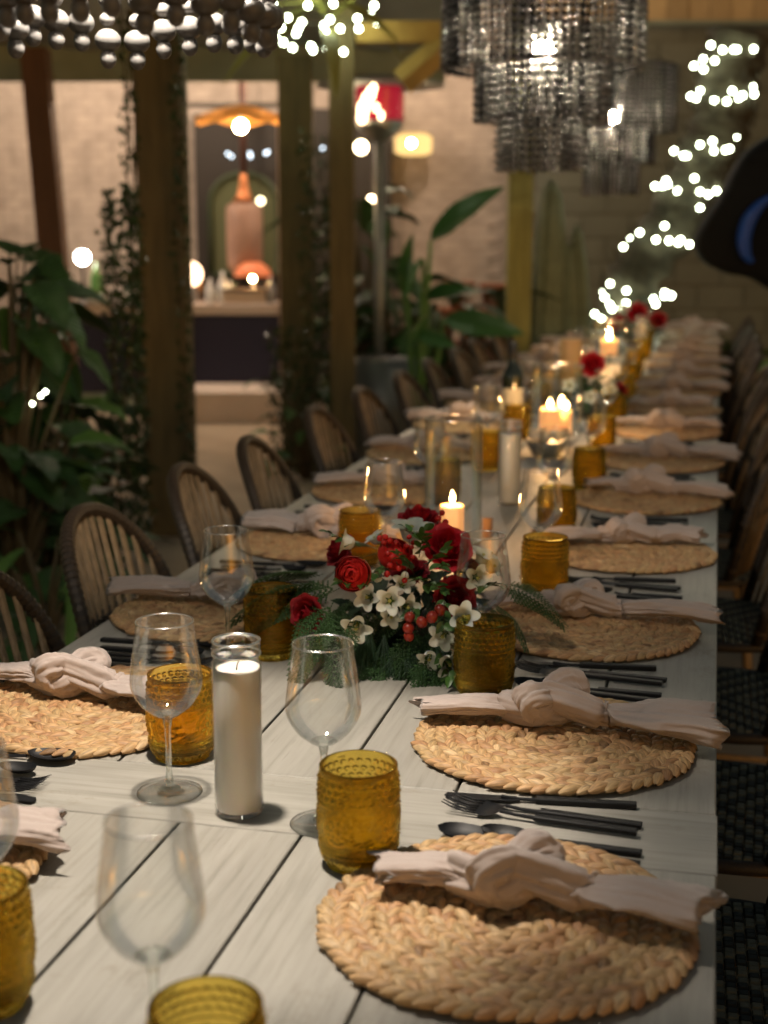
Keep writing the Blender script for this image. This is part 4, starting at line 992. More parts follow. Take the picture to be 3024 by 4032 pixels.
for (u, v, d, ang, tilt, s_) in ((700,1240,2.24,2.9,.1,.95),(735,1270,2.18,3.3,-.1,.9),(720,1300,2.14,4.2,-.55,.85),(745,1320,2.12,4.5,-.7,.8),(690,1262,2.2,3.1,-.05,.9),(1080,1260,2.24,-.2,-.1,.7),(1060,1300,2.2,-.5,-.2,.6),
    (880,1455,2.12,4.9,-.15,.6),(840,1440,2.12,4.1,-.15,.6),(940,1452,2.10,5.3,-.15,.55),(800,1185,2.35,2.2,.2,.7),(930,1400,2.1,5.0,-.8,.7),(1000,1400,2.1,5.6,-.6,.6),(770,1290,2.2,3.8,-.4,.8),(860,1380,2.14,4.7,-.9,.8),(900,1350,2.14,4.9,-.8,.8)):
    ob('cedar_frond', FR, A, at_(u,v,d)-A.location, (rnd.uniform(-.5,.5), -tilt, ang), s_*1.15)
for k in range(26):
    a_ = 2*PI*k/26+rnd.uniform(-.1,.1); zz_ = rnd.uniform(.02,.09); ob('cedar_frond', FR, A, (.085*cos(a_), .07*sin(a_), zz_), (rnd.uniform(-.3,.3), rnd.uniform(.0,.35), a_), rnd.uniform(.6,.85))
for (u, v, d, ang, tilt, s_) in ((800,1350,2.15,4.5,-1.1,1),(830,1370,2.14,4.8,-1.2,1),(780,1365,2.15,4.2,-1.0,.9),(930,1290,2.16,5.0,-.5,.8),(880,1380,2.14,5.0,-.8,1),(900,1420,2.12,5.3,-.4,.8),(860,1400,2.13,4.6,-.9,.8),(940,1395,2.12,5.5,-.6,.8)):
    ob('pine_needles', ND[rnd.random() > .5], A, at_(u,v,d)-A.location, (rnd.uniform(-1,1), -tilt, ang), s_*.9)
for (u, v, d, dx, dy, dz) in ((905,1205,2.17,.2,-.3,.7),(920,1225,2.15,.5,-.3,.5),(895,1240,2.15,-.3,-.4,.5),(930,1260,2.14,-.2,-.6,.2),(915,1262,2.14,.6,-.5,0),(935,1190,2.16,-.6,-.2,.5),(950,1230,2.13,.2,-.8,.3),(780,1180,2.2,-.8,-.2,.3),(840,1225,2.15,-.4,-.4,-.2),
    (950,1405,2.08,.3,-.4,-.5),(975,1395,2.08,.6,-.3,0),(1005,1375,2.06,.7,-.2,.2),(1030,1270,2.14,.5,-.5,.2),(800,1260,2.14,-.5,-.5,.1),(900,1290,2.14,0,-.7,-.3),(960,1290,2.10,.1,-.6,-.5)):
    sprig(A, at_(u,v,d), (dx,dy,dz), 8, .055)
B_ = [at_(u,v,d) for u,v,d in ((820,1163,2.19),(832,1160,2.18),(842,1168,2.18),(829,1172,2.17),(838,1195,2.16),(848,1203,2.15),(843,1222,2.15),(862,1228,2.14),(836,1240,2.14),(855,1172,2.2))]
berries(A, B_, .0052, M_BERRY, at_(850,1215,2.21))
B_ = [at_(u,v,d) for u,v,d in ((884,1160,2.2),(893,1172,2.19),(889,1182,2.19),(878,1180,2.19),(891,1204,2.15),(874,1254,2.12))]
berries(A, B_, .0045, M_BERRY, at_(885,1215,2.22))
B_ = [at_(u,v,d) for u,v,d in ((885,1333,2.07),(911,1344,2.05),(933,1333,2.05),(950,1318,2.06),(882,1357,2.07),(883,1374,2.07))]
berries(A, B_, .0083, M_HIP, at_(915,1375,2.15))
B_ = [at_(u,v,d) for u,v,d in ((947,1120,2.34),(955,1108,2.34),(950,1136,2.33),(962,1128,2.33),(740,1215,2.2))]
berries(A, B_, .0055, M_BERRY, at_(930,1180,2.32))
q = MB()
for k in range(130):
    a = rnd.uniform(0,2*PI); b = rnd.uniform(.0,1.3); r = rnd.uniform(.6,1)
    P = Vector((.125*cos(a)*cos(b)*r, .085*sin(a)*cos(b)*r, .02+.12*sin(b)*r)); M_ = Matrix.Translation(P) @ Euler((rnd.uniform(-1,1), rnd.uniform(-1,1), a)).to_matrix().to_4x4()
    def fn(s1, s2): return (.035*s1, (s2-.5)*.02*sin(PI*min(.99,max(.01,s1))), -.01*s1*s1)
    q.grid(fn, 4, 2, M_)
o = ob('filler_foliage', q.mesh('filler_foliage', pm('dark_filler', (.015,.035,.012), .6)), A); o['kind'] = 'stuff'

def small_arr(label, x, y, s_, reds, whites):
    t = arrangement(label, x, y, s_); q = MB()
    for k in range(150):
        a = rnd.uniform(0,2*PI); b = rnd.uniform(.0,1.4); r = rnd.uniform(.7,1.1)
        P = Vector((.13*s_*cos(a)*cos(b)*r, .13*s_*sin(a)*cos(b)*r, .03+.12*s_*sin(b)*r)); M_ = Matrix.Translation(P) @ Euler((rnd.uniform(-1,1), rnd.uniform(-1,1), a)).to_matrix().to_4x4()
        q.grid(lambda s1, s2: (.04*s1, (s2-.5)*.022*sin(PI*min(.99,max(.01,s1))), -.01*s1*s1), 4, 2, M_)
    ob('foliage', q.mesh('arr_foliage', M_CED), t)['kind'] = 'stuff'
    for dx, dy, dz, r in reds: P = Vector((x+dx, y+dy, TZ+dz)); rose(t, P, r, facing(P,0,.4), M_RED, 'r1')
    for dx, dy, dz, r in whites: P = Vector((x+dx, y+dy, TZ+dz)); bell(t, P, r, facing(P,0,.6))
small_arr('second red and white flower arrangement, blurred, right of the ivory pillar candle', -.44, 5.35, 1.0, ((.0,-.05,.20,.045),(.10,0,.1,.03)), ((-.08,-.1,.12,.022),(.07,-.11,.11,.022),(.0,-.12,.08,.02)))
small_arr('third red flower arrangement near the far end of the table', -.47, 8.9, 1.3, ((.0,-.06,.20,.06),(.13,-.05,.16,.05),(-.12,-.05,.14,.05)), ((.06,-.12,.1,.03),(-.08,-.1,.22,.03)))

# ================================================================== CHANDELIERS
def strand_mesh(nb, r, pitch, n, m, mat, drop=0):
    q = MB()
    for k in range(nb): q.ball((0,0,-pitch*(k+.5)), r*rndc.uniform(.92,1.06), n, m, (1,1,.9))
    if drop: z = -pitch*nb; q.ball((0,0,z-.013), .016, n+4, m+2, (1,1,.85)); q.ball((0,0,z-.034), .010, n, m, (1,1,1.2))
    q.tube([(0,0,0),(0,0,-pitch*nb)], .0008, 4); return q.mesh('bead_strand', mat)
rndc = random.Random(3)
def ob_extra(t, R_, zt_, zb_):
    # second, inner row of strands, added out of view to narrow the bulb's light cone
    nb = 5; me = strand_mesh(nb, .0102, .0212, 8, 5, M_BEADN); n = int(2*PI*(R_-.022)/.0225)
    for k in range(n):
        a = 2*PI*k/n; ob('bead_strand', me, t, ((R_-.022)*cos(a), (R_-.022)*sin(a), zt_+.03), (0,0,rndc.uniform(0,6)))
def chandelier(x, y, label, near=False):
    t = thing('bead_chandelier', label, 'chandelier', (x, y, 0), 0, 'three-tier bead chandeliers')
    zb = [1.955, 1.79, 1.625]; zt = [2.31, 2.0, 1.835]; R = [.335, .225, .15]
    nn = (10, 6) if near else (8, 5); mt = M_BEADN if near else M_BEAD
    for j in range(3):
        h = zt[j]-zb[j]-(.045 if near and j == 2 else 0); pt_ = .0215 if near else .0245; nb = int(h/pt_); me = strand_mesh(nb, .0098 if near else .0092, pt_, nn[0], nn[1], mt, drop=(near and j == 2)); ns = int(2*PI*R[j]/(.0262 if near else .0268))
        if near and j == 2: ns = int(ns*.84)
        if near and j == 2: ob_extra(t, R[j], zt[j], zb[j])
        for k in range(ns):
            a = 2*PI*k/ns; ob('bead_strand', me, t, (R[j]*cos(a), R[j]*sin(a), zt[j]+rndc.uniform(-.004,.004)*(2.5 if near else 1)), (rndc.uniform(-.01,.01), rndc.uniform(-.01,.01), rndc.uniform(0,6)))
        if not near:
            q = MB(); rndi = random.Random(j)
            for k in range(ns):
                a = 2*PI*(k+.5)/ns; r_ = R[j]-.012
                for b_ in range(nb): q.ball((r_*cos(a), r_*sin(a), zt[j]-pt_*(b_+.2)), .0088, 7, 5, (1,1,1.1))
            ob('inner_beads', q.mesh('inner_beads', M_BEADK), t)['kind'] = 'stuff'
        q = MB(); q.tube([(R[j]*cos(2*PI*k/48), R[j]*sin(2*PI*k/48), zt[j]) for k in range(49)], .006, 8, False); ob('tier_ring', q.mesh('tier_ring', M_IRON), t)
    q = MB()
    for j in range(3):
        for k in range(3):
            a = 2*PI*k/3+.3; q.tube([(R[j]*cos(a), R[j]*sin(a), zt[j]), (R[0]*.35*cos(a), R[0]*.35*sin(a), 2.32)], .003, 5)
    for k in range(3):
        a = 2*PI*k/3+.3; q.tube([(R[0]*cos(a), R[0]*sin(a), 2.31), (0,0,2.5)], .003, 5)
    ob('frame', q.mesh('chandelier_frame', M_IRON), t)
    q = MB(); q.lathe([(.014,2.08),(.018,2.09),(.018,2.14),(.004,2.15),(.003,3.2)], 12); ob('socket', q.mesh('socket', M_IRON), t)
    if not near:
        me = strand_mesh(9, .0105, .0225, 8, 5, M_BEAD)
        for k in range(14): a = 2*PI*k/14; ob('bead_strand', me, t, (.055*cos(a), .055*sin(a), 2.14))  # strands added round the bulb to block its direct glare
    q = MB(); q.ball((0,0,1.975 if near else 2.045), .03, 16, 10, (1,1,1.1)); ob('bulb', q.mesh('chandelier_bulb', M_BULB if near else M_BULB2), t)
    return t
chandelier(-.635, 1.50, 'nearest tiered bead chandelier, its lowest ring cut by the top left edge', True)
chandelier(-.60, 4.88, 'second tiered black bead chandelier hanging in the middle of the picture')
chandelier(-.585, 7.9, 'third smaller-looking bead chandelier behind the second one, to its right')

# ================================================================== CHAIRS (local: faces +x)
def chair_parts():
    P = []
    def arch(t_):                                # back outline: t 0..1 over the top
        a = PI*t_; y = -.215*cos(a)*(1.0 if abs(cos(a)) < 1 else 1); up = sin(a)
        z = .45+.42*min(1, up**.55*1.0) if 0 < t_ < 1 else .45
        lean = (z-.45)/.42; x = -.185-.10*lean+.06*abs(y/.215)**2.2
        return Vector((x, y, z))
    pts = [arch(k/30) for k in range(31)]
    q = MB(); q.tube(pts, .0135, 10); P.append(('back_frame', q.mesh('chair_back_frame', M_RATD)))
    q = MB()                                       # cane binding round the frame
    for i in range(30):
        for s_ in (.25, .75):
            c = pts[i].lerp(pts[i+1], s_); t_ = (pts[i+1]-pts[i]).normalized(); q.tube([c-t_*.004, c+t_*.004], .0155, 8)
    P.append(('binding', q.mesh('chair_binding', pm('rattan_binding', (.045,.030,.018), .5), False)))
    for k in range(13):
        y = -.18+.03*k; top = max((p.z for p in pts if abs(p.y-y) < .03), default=.6); f = math.sqrt(max(0,1-(y/.215)**2)); zt_ = .45+.42*f**.55
        def X(z): return -.185-.10*(z-.45)/.42+.06*abs(y/.215)**2.2
        q = MB(); q.tube([(X(.44), y, .44), (X(.6)-.004, y, .6), (X(zt_-.01), y*.99, zt_-.008)], .0125, 6, flat=.35); P.append(('cane', q.mesh('chair_cane', M_RAT)))
    q = MB()
    bp = []
    for k in range(25):
        y = -.205+.41*k/24; z = .64; bp.append(Vector((-.185-.10*(z-.45)/.42+.06*abs(y/.215)**2.2+.006*(1 if k % 2 else -1), y, z)))
    q.tube(bp, .007, 6); q.tube([p+Vector((0,0,.012)) for p in bp], .004, 5)
    for k in range(0, 25, 2): q.tube([bp[k]+Vector((.006,0,-.014)), bp[k]+Vector((.006,0,.03))], .003, 4)
    P.append(('back_band', q.mesh('chair_band', M_RATD)))
    q = MB(); N = 27; c = .0158
    for i in range(N):
        for j in range(N):
            x = -.205+c*i; y = -.213+c*j
            rr_ = math.hypot(max(0, abs(x)-.12), max(0, abs(y)-.12))
            if rr_ > .095: continue
            q.cur = 1 if ((i+abs(j-N//2)) % 4) < 2 else 0
            z = .452+(.0015 if (i+j) % 2 else 0); b = .0025
            q.add([(x,y,z-.004),(x+c,y,z-.004),(x+c,y+c,z-.004),(x,y+c,z-.004),(x+b,y+b,z),(x+c-b,y+b,z),(x+c-b,y+c-b,z),(x+b,y+c-b,z)], [(4,5,6,7),(0,1,5,4),(1,2,6,5),(2,3,7,6),(3,0,4,7)])
    P.append(('seat', q.mesh('chair_seat', [M_WVA, M_WVB], False)))
    q = MB(); q.tube([(.215*math.copysign(abs(cos(a))**.6, cos(a)), .222*math.copysign(abs(sin(a))**.6, sin(a)), .44) for a in [2*PI*k/40 for k in range(41)]], .0125, 8, False); P.append(('seat_frame', q.mesh('chair_seat_frame', M_RATD)))
    for sx, sy in ((1,1),(1,-1),(-1,1),(-1,-1)):
        q = MB(); q.tube([(sx*.17, sy*.17, .435), (sx*.205, sy*.20, .0)], [.014,.012], 8); P.append(('leg', q.mesh('chair_leg', M_RAT)))
    q = MB()
    for sy in (-1,1): q.tube([(.18,sy*.178,.25),(-.185,sy*.178,.25)], .008, 6)
    q.tube([(.18,-.178,.22),(.18,.178,.22)], .008, 6); P.append(('stretcher', q.mesh('chair_stretcher', M_RAT)))
    return P
CHP = chair_parts()
ch0 = thing('rattan_chair', 'x', 'chair', (0,0,0), 0, 'rattan chairs along the table')
for nme, me in CHP:
    o = ob(nme, me, ch0)
    if nme == 'binding': o['kind'] = 'stuff'
CLY = [1.52,2.10,2.63,3.20,3.69,4.39,5.0,5.62,6.24,6.86,7.5,8.12,8.75,9.4,10.0]
CRY = [1.22,1.80,2.38,2.98,3.62,4.28,4.95,5.6,6.22,6.86,7.5,8.12,8.75,9.4,10.0]
for i, y in enumerate(CLY):
    lb = '%s arched-back rattan chair on the left side of the table' % ORD[i]
    if i == 0: ch0.location = (-.985, y, 0); ch0['label'] = lb
    else: dup(ch0, (-.985+rnd.uniform(-.015,.015), y, 0), rnd.uniform(-.06,.06), lb)
for i, y in enumerate(CRY):
    dup(ch0, ((.01 if i < 5 else -.055)+rnd.uniform(-.012,.012), y, 0), PI+(rnd.uniform(-.05,.05)), '%s rattan chair pushed under the right edge of the table' % ORD[i])

# ================================================================== STRING LIGHTS, PALM TRUNK
def strand(name, label, pts, bulbs, r=.015, mat=None):
    t = thing(name, label, 'string lights', pts[0], 0, 'strings of fairy lights')
    q = MB(); off = Vector(pts[0]); q.tube([Vector(p)-off for p in pts], .003, 5); ob('wire', q.mesh('wire', M_WIRE), t)
    q = MB(); q.ball((0,0,0), r, 10, 6); me = q.mesh('bulb', mat or M_FAIRY)
    for b in bulbs: ob('bulb', me, t, Vector(b)-off)
    return t
D0 = 9.6
axis = [(1600,70),(1578,160),(1560,250),(1535,330),(1495,410),(1440,500),(1375,590),(1335,680),(1325,760)]
rad = [62,62,62,62,60,58,55,48,45]
tp = [W(u, v, D0) for u, v in axis]; pxm = FU/D0
tp.append(Vector((tp[-1].x, tp[-1].y, 0)))
tr = thing('palm_tree', 'curved fibrous palm trunk wound with fairy lights at the right', 'tree', (tp[-1].x, tp[-1].y, 0))
pth = catmull([p-tr.location for p in tp], 6); rs = []
for i in range(len(pth)):
    k = min(i/6, 8); a = int(k); rs.append((rad[a]+(rad[min(a+1,8)]-rad[a])*(k-a))/pxm*(1+.12*sin(i*1.9)))
q = MB(); q.tube(pth, rs, 20); ob('trunk', q.mesh('palm_trunk', M_TRUNK), tr)
q = MB()
for i in range(260):
    k = rnd.randrange(2, len(pth)-6); a = rnd.uniform(0,2*PI); p = pth[k]+Vector((cos(a)*rs[k], sin(a)*rs[k], 0)); L = rnd.uniform(.05,.12)
    q.tube([p, p+Vector((cos(a)*L*.3, sin(a)*L*.3, L))], [.012,.002], 4)
o = ob('fibre', q.mesh('palm_fibre', M_TRUNK), tr); o['kind'] = 'stuff'
q = MB(); 
loops = [
 [(1519,128),(1520,150),(1544,131),(1561,108),(1592,107),(1628,106)],
 [(1492,208),(1513,196),(1543,216),(1570,219),(1604,206),(1626,188),(1629,203)],
 [(1456,326),(1484,336),(1512,313),(1542,326),(1567,324),(1590,295),(1608,302)],
 [(1415,402),(1431,402),(1420,424),(1463,412),(1500,385),(1512,414),(1530,420),(1548,412)],
 [(1353,541),(1362,517),(1382,502),(1417,518),(1445,520),(1465,524),(1489,528)],
 [(1303,632),(1318,613),(1306,642),(1353,628),(1411,645),(1436,632),(1352,655)],
 [(1247,690),(1252,684),(1268,700),(1322,668),(1340,662),(1300,688),(1328,700)]]
for i, lp in enumerate(loops):
    bul = []
    for (u, v) in lp:
        # sit just off the camera-side surface of the trunk
        ax_u = axis[0][0]; best = min(range(len(axis)-1), key=lambda k: abs(axis[k][1]-v)); ca = axis[best][0]; f = max(-1, min(1, (u-ca)/70)); dd = D0-math.sqrt(max(0,1-f*f))*.2-.03
        bul.append(W(u, v, dd))
    for _ in range(3):
        f_ = rnd.random(); a_ = lp[int(f_*(len(lp)-1))]; bul.append(W(a_[0]+rnd.uniform(-28,28), a_[1]+rnd.uniform(-30,34), D0-.26))
    strand('string_lights', '%s loop of fairy lights from the top round the palm trunk' % ['first','second','third','fourth','fifth','sixth','lowest'][i], bul, bul)
bul = [W(u,v,7.85) for u,v in ((800,30),(815,50),(560,18),(590,10),(665,12),(720,8),(580,38),(607,60),(622,38),(645,60),(652,48),(700,55),(705,72),(713,42),(735,62),(772,40),(775,62),(808,12))]
bul2 = [W(u,v,7.8) for u,v in ((583,88),(598,85),(612,92),(632,103),(640,72),(672,100),(676,108),(706,105),(712,112),(742,112),(560,70),(545,60))]
strand('string_lights', 'upper fairy-light swag round the braced post top', bul, bul); strand('string_lights', 'lower fairy-light swag round the braced post top', bul2, bul2)
# palm crown above the swag (olive fronds)
CR = thing('palm_plant', 'olive palm fronds lit by the fairy lights around the post top', 'plant', W(690, 60, 7.9))
fm = leaf_mesh('palm_blade', pm('olive_frond', (.22,.22,.05), .6, objvar=.3), .7, .045, .2, .5)
for k in range(16): ob('frond', fm, CR, (0,.1,rnd.uniform(0,.3)), (rnd.uniform(-.4,.4), rnd.uniform(-1.0,.2), 2*PI*k/16), rnd.uniform(.7,1.1))
# glowing bulbs stand in for small reflections behind the bar
bul = [W(u,v,12.25) for u,v in ((492,332),(500,338),(540,332),(541,338),(574,331),(578,328),(668,321),(697,320),(567,434),(503,620))]
q = MB()
t = strand('string_lights', 'faint row of small white glowing dots standing in for reflections behind the bar', bul[:8], bul[:8], .012, emit('reflection_glow', (.75,.88,1), 5))
for nme, u, v, d, r, mt, lb in (('lantern', 780,318,9.9,.045,emit('lantern1',(1,.78,.45),14),'round warm lantern left of the heater pole, upper'), ('lantern', 803,434,10.2,.035,emit('lantern2',(1,.75,.45),16),'round warm lantern left of the heater pole, lower'), ('lantern', 563,434,11.9,.03,emit('lantern3',(1,.85,.5),6),'small yellow lantern in front of the copper urn')):
    q = MB(); q.ball((0,0,0), r, 14, 10); t = thing(nme, lb, 'lantern', W(u,v,d), 0, 'round lanterns'); ob('globe', q.mesh('lantern_globe', mt), t); q = MB(); q.tube([(0,0,r),(0,0,1.2)], .003, 5); ob('cord', q.mesh('lantern_cord', M_IRON), t)

# ================================================================== BIG DARK FORM AT THE RIGHT
cd = W(1640, 450, 8.2)
t = thing('black_form', 'large unidentified black rounded form with a blue curved edge at the right', 'unidentified form', cd, YAW)  # unidentified object, built as a plain rounded black form
ol = [(1650,300),(1608,330),(1580,372),(1554,425),(1529,462),(1505,504),(1502,534),(1522,566),(1571,591),(1621,601),(1700,640),(1800,620),(1860,480),(1820,320),(1720,280)]
OP = [(BR.to_3x3().inverted() @ (W(u,v,8.2)-cd)) for u,v in ol]; OP = catmull(OP+[OP[0]], 4)[:-1]; no = len(OP); ce = sum(OP, Vector())/no; vs = []
for yy, sc_ in ((-.07,.90),(-.10,.80)): pass
for yy, sc_ in ((-.10,.86),(-.085,.95),(-.04,1.0),(.04,1.0),(.085,.95),(.10,.86)): vs += [ce+(p-ce)*sc_+Vector((0,yy,0)) for p in OP]
q = MB(); q.add(vs, [list(range(no)), list(reversed(range(5*no, 6*no)))]+[(a*no+k, (a+1)*no+k, (a+1)*no+(k+1)%no, a*no+(k+1)%no) for a in range(5) for k in range(no)])
ob('body', q.mesh('black_form_body', pm('black_shape', (.004,.005,.006), .8, spec=.2, bump=.5, bscale=9)), t)
bp2 = [(BR.to_3x3().inverted() @ (W(u,v,8.06)-cd)) for u,v in ((1665,425),(1640,445),(1618,475),(1607,515),(1612,550),(1626,566))]
q = MB(); q.tube(catmull(bp2, 4), [.012+.03*sin(PI*k/20) for k in range(21)], 8); ob('blue_edge', q.mesh('blue_edge', pm('blue_glow_paint', (.005,.045,.22), .5, emis=(0,.05,.3), estr=.03)), t)  # blue edge given a faint glow of its own, no lamp there
q = MB(); q.box(.12,-.02,-CAMZ-.2,.18,.04,-.2); ob('stand', q.mesh('black_form_stand', M_IRON, False), t)

# ================================================================== PLANTS
for m_ in (M_LEAF, M_LEAFB):
    n_ = m_.node_tree.nodes; L_ = m_.node_tree.links; b_n = n_['Principled BSDF']; tcn = n_.new('ShaderNodeTexCoord'); sp = n_.new('ShaderNodeSeparateXYZ'); L_.new(tcn.outputs['UV'], sp.inputs[0])
    def mth(op, a, b=None, c=None):
        q_ = n_.new('ShaderNodeMath'); q_.operation = op
        for i_, x_ in enumerate((a, b, c)):
            if x_ is None: continue
            if isinstance(x_, (int, float)): q_.inputs[i_].default_value = x_
            else: L_.new(x_, q_.inputs[i_])
        return q_.outputs[0]
    av = mth('ABSOLUTE', mth('SUBTRACT', sp.outputs[1], .5)); wv = mth('SINE', mth('MULTIPLY', mth('ADD', sp.outputs[0], mth('MULTIPLY', av, -.35)), 75)); mid = mth('LESS_THAN', av, .025)
    hgt_ = mth('ADD', mth('MULTIPLY', wv, .5), mid); bpn = n_.new('ShaderNodeBump'); bpn.inputs['Strength'].default_value = .6; bpn.inputs['Distance'].default_value = .006; L_.new(hgt_, bpn.inputs['Height']); L_.new(bpn.outputs[0], b_n.inputs['Normal'])
    b_n.inputs['Roughness'].default_value = .5
BL = leaf_mesh('broad_leaf', M_LEAF, .34, .115, .25, .45, 12, 6, .05); BLB = leaf_mesh('broad_leaf_light', M_LEAFB, .30, .10, .25, .4, 12, 6, .05); NLF = leaf_mesh('strap_leaf', M_LEAF, .62, .035, .3, .55, 14, 4); NLB = leaf_mesh('strap_leaf_light', M_LEAFB, .55, .032, .3, .6, 14, 4); BAN = leaf_mesh('banana_leaf', pm('banana_green', (.035,.11,.03), .35, objvar=.2), 1.0, .16, .25, .22, 16, 6, .04)
def broad_plant(name, label, P, h, n, me_l, spread, seed, s0=1.0, low=.15, cat='plant'):
    rr = random.Random(seed); t = thing(name, label, cat, (P[0], P[1], 0)); stems = MB()
    for k in range(n):
        a = rr.uniform(0,2*PI); z = low+(h-low)*(k+.5)/n; r = spread*rr.uniform(.2,1); p = Vector((r*cos(a), r*sin(a), z))
        stems.tube([(0,0,0), (p.x*.3,p.y*.3,z*.6), p], [.012,.009,.005], 5)
        ob('leaf', me_l[k % len(me_l)], t, p, (rr.uniform(-.5,.5), rr.uniform(-.5,.6), a+rr.uniform(-.6,.6)), s0*rr.uniform(.75,1.25))
    ob('stems', stems.mesh('plant_stems', M_STEM), t); return t
def gp(u, d): p = W(u, 505, d); return (p.x, p.y)
broad_plant('fig_plant', 'tall dark broad-leaved plant filling the left edge', gp(5, 5.0), 1.40, 80, [BL, BL, BL, BL, BLB], .24, 4, .62, .15)
broad_plant('fig_plant', 'second broad-leaved plant behind the first at the left edge', gp(-5, 5.8), 1.40, 70, [BL], .28, 9, .7, .15)
broad_plant('garden_plant', 'low leafy plant in front of the leaning post at the left', gp(75, 5.4), .8, 36, [BL, BLB], .22, 12, .75, .1)
broad_plant('grassy_plant', 'strap-leaved plant at the lower left behind the chairs', gp(60, 4.4), .5, 22, [NLF, NLB], .15, 15, .8, .1)
broad_plant('garden_plant', 'pale-leaved shrub low at the foot of the leaning post', gp(205, 7.5), .62, 20, [BLB], .22, 18, .6, .1)
broad_plant('shrub', 'tall dark shrub filling the gap between braced post and heater', gp(775, 9.6), 1.75, 70, [BL, BL, NLF], .30, 41, .7, .1)
bp_ = thing('banana_plant', 'banana plant with one long leaf reaching up before the wall lamp', 'plant', (*gp(905, 8.3), 0))
def pl_leaf(me, u, v, d, u2, v2, d2, s_):
    p = W(u,v,d); e = W(u2,v2,d2); D = e-p; ob('leaf', me, bp_, p-bp_.location, (D.to_track_quat('X','Z') @ Matrix.Rotation(1.15,4,'X').to_quaternion()).to_euler(), D.length*s_)
pl_leaf(BAN, 930,520,8.3, 1062,388,8.1, 1.0); pl_leaf(BAN, 880,640,8.3, 868,500,8.2, 1.0); pl_leaf(BAN, 905,700,8.3, 900,500,8.4, .9); pl_leaf(BAN, 915,560,8.2, 850,660,8.0, 1); pl_leaf(BAN, 930,680,8.2, 860,760,8.1, .9); pl_leaf(BAN, 920,640,8.3, 1000,610,8.0, .9); pl_leaf(BAN, 960,690,8.2, 1160,712,7.9, .8); pl_leaf(BAN, 900,720,8.2, 985,745,8.0, .9)
q = MB(); b0 = bp_.location
for u,v,d in ((930,520,8.3),(880,640,8.3),(905,700,8.3),(915,560,8.2),(960,690,8.2)): q.tube([(0,0,0), (W(u,v,d)-b0)*.5, W(u,v,d)-b0], [.03,.02,.012], 6)
ob('stems', q.mesh('banana_stems', M_LEAFB), bp_)
broad_plant('shrub', 'dark low shrub behind the heater', gp(870, 9.4), 1.2, 50, [BL, NLF], .3, 22, .9, .1)
broad_plant('shrub', 'dark shrub between the heater and the olive post', gp(1000, 9.4), 1.05, 50, [NLF, BL], .35, 25, .9, .1)
broad_plant('shrub', 'bright green shrub beyond the far right table corner', gp(1612, 9.5), .72, 30, [BLB], .25, 28, .7, .05)
broad_plant('shrub', 'small leafy shrub at the foot of the dark bar post', gp(655, 8.2), .62, 34, [BLB, BL], .28, 31, .42, .02)
cac = thing('cactus', 'grey-green columnar cactus group right of the olive post', 'cactus', (*gp(1190, 9.0), 0))
M_CAC = pm('cactus_skin', (.12,.15,.09), .6, var=.25, vscale=14)
for (u, r, vt, ln) in ((1172,.075,385,.05),(1205,.07,392,-.04),(1255,.06,520,-.12),(1290,.05,480,-.18)):
    P = W(u, 505, 9.0)-cac.location; P.z = 0; ht = W(u, vt, 9.0).z; q = MB()
    def dsp(i, a, r_, z): return r_*.13*cos(9*a)
    q.lathe([(r*.8,0),(r,ht*.2),(r*1.05,ht*.5),(r,ht*.8),(r*.7,ht*.95),(.002,ht)], 36, disp=dsp); ob('column', q.mesh('cactus_column', M_CAC), cac, P, (0, ln*.5, 0))
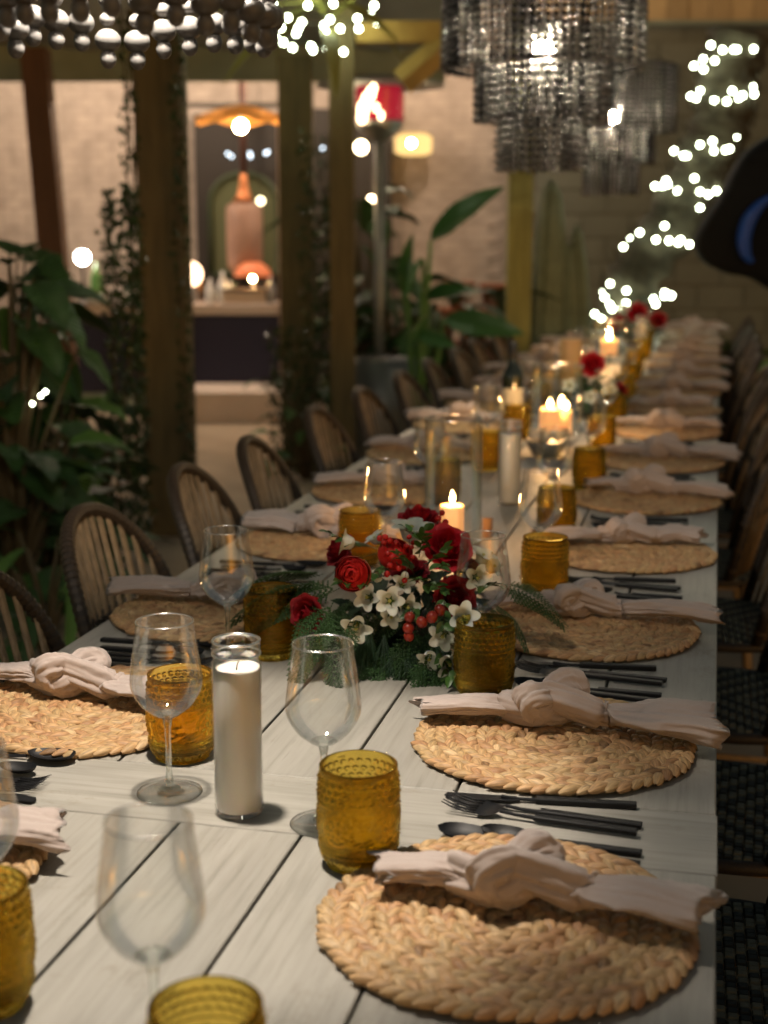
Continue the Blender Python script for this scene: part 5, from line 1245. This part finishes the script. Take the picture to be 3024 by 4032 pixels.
# trailing ivy on posts and strings of ivy
def ivy(label, P, z0, z1, rx, ry, n, seed):
    rr = random.Random(seed); t = thing('ivy', label, 'ivy', (P[0], P[1], 0), YAW); q = MB()
    for k in range(n):
        z = rr.uniform(z0, z1); a = rr.uniform(0,2*PI); p = Vector((rx*cos(a)*rr.uniform(.5,1), ry*sin(a)*rr.uniform(.5,1), z)); s_ = rr.uniform(.014,.030)
        M_ = Matrix.Translation(p) @ Euler((rr.uniform(0,6), rr.uniform(0,6), rr.uniform(0,6))).to_matrix().to_4x4()
        q.add([(0,0,0),(s_*.7,s_*.6,.004),(s_*1.5,0,-.003),(s_*.7,-s_*.6,.004),(s_*.7,0,-.004)], [(0,4,1),(1,4,2),(2,4,3),(3,4,0)], M_)
    o = ob('leaves', q.mesh('ivy_leaves', M_IVY, False), t); o['kind'] = 'stuff'
    q = MB()
    for j in range(3): q.tube([(rx*.5*sin(z*3+j*2), ry*.5*cos(z*2.6+j), z) for z in [z0+(z1-z0)*k/14 for k in range(15)]], .005, 5)
    ob('vine', q.mesh('vine', M_STEM), t)
ivy('ivy hanging down the right face of the thick post', gp(392, 6.5), .3, 2.6, .03, .06, 260, 2)
ivy('ivy column climbing at the left of the thick post', gp(262, 6.2), .1, 1.62, .09, .09, 1300, 3)
ivy('thin ivy strand down the left edge of the thick post', gp(288, 6.4), .4, 2.4, .04, .06, 250, 5)
ivy('ivy between the two bar posts', gp(690, 8.3), .3, 2.0, .12, .08, 700, 7)
ivy('ivy low on the dark bar post', gp(630, 8.3), .1, .9, .16, .1, 500, 8)
# red-brown planter rocks behind banana
pt = thing('clay_pots', 'stack of terracotta pots and brick planter beyond the banana plant', 'planter', (*gp(1020, 10.6), 0), YAW)
q = MB(); q.box(-.35,0,0,.35,.5,.62,b=.02); ob('planter', q.mesh('planter', brick_mat('clay', (.16,.06,.04)), False), pt)
for k,(x,z,r) in enumerate(((-.22,.62,.13),(.05,.62,.12),(.26,.62,.1),(-.08,.86,.11),(.18,.86,.1))):
    q = MB(); q.lathe([(r*.6,0),(r,r*1.7),(r*1.08,r*1.7),(r*1.08,r*2),(r*.9,r*2),(r*.5,.02)], 18); ob('pot', q.mesh('pot', brick_mat('terracotta', (.32,.11,.055))), pt, (x,.2,z))

bul = [W(u,v,5.0) for u,v in ((2,872),(12,884),(30,890),(47,893),(70,872),(88,855),(98,846))]
strand('string_lights', 'short swag of fairy lights among the dark leaves at the left edge', bul, bul, .006)
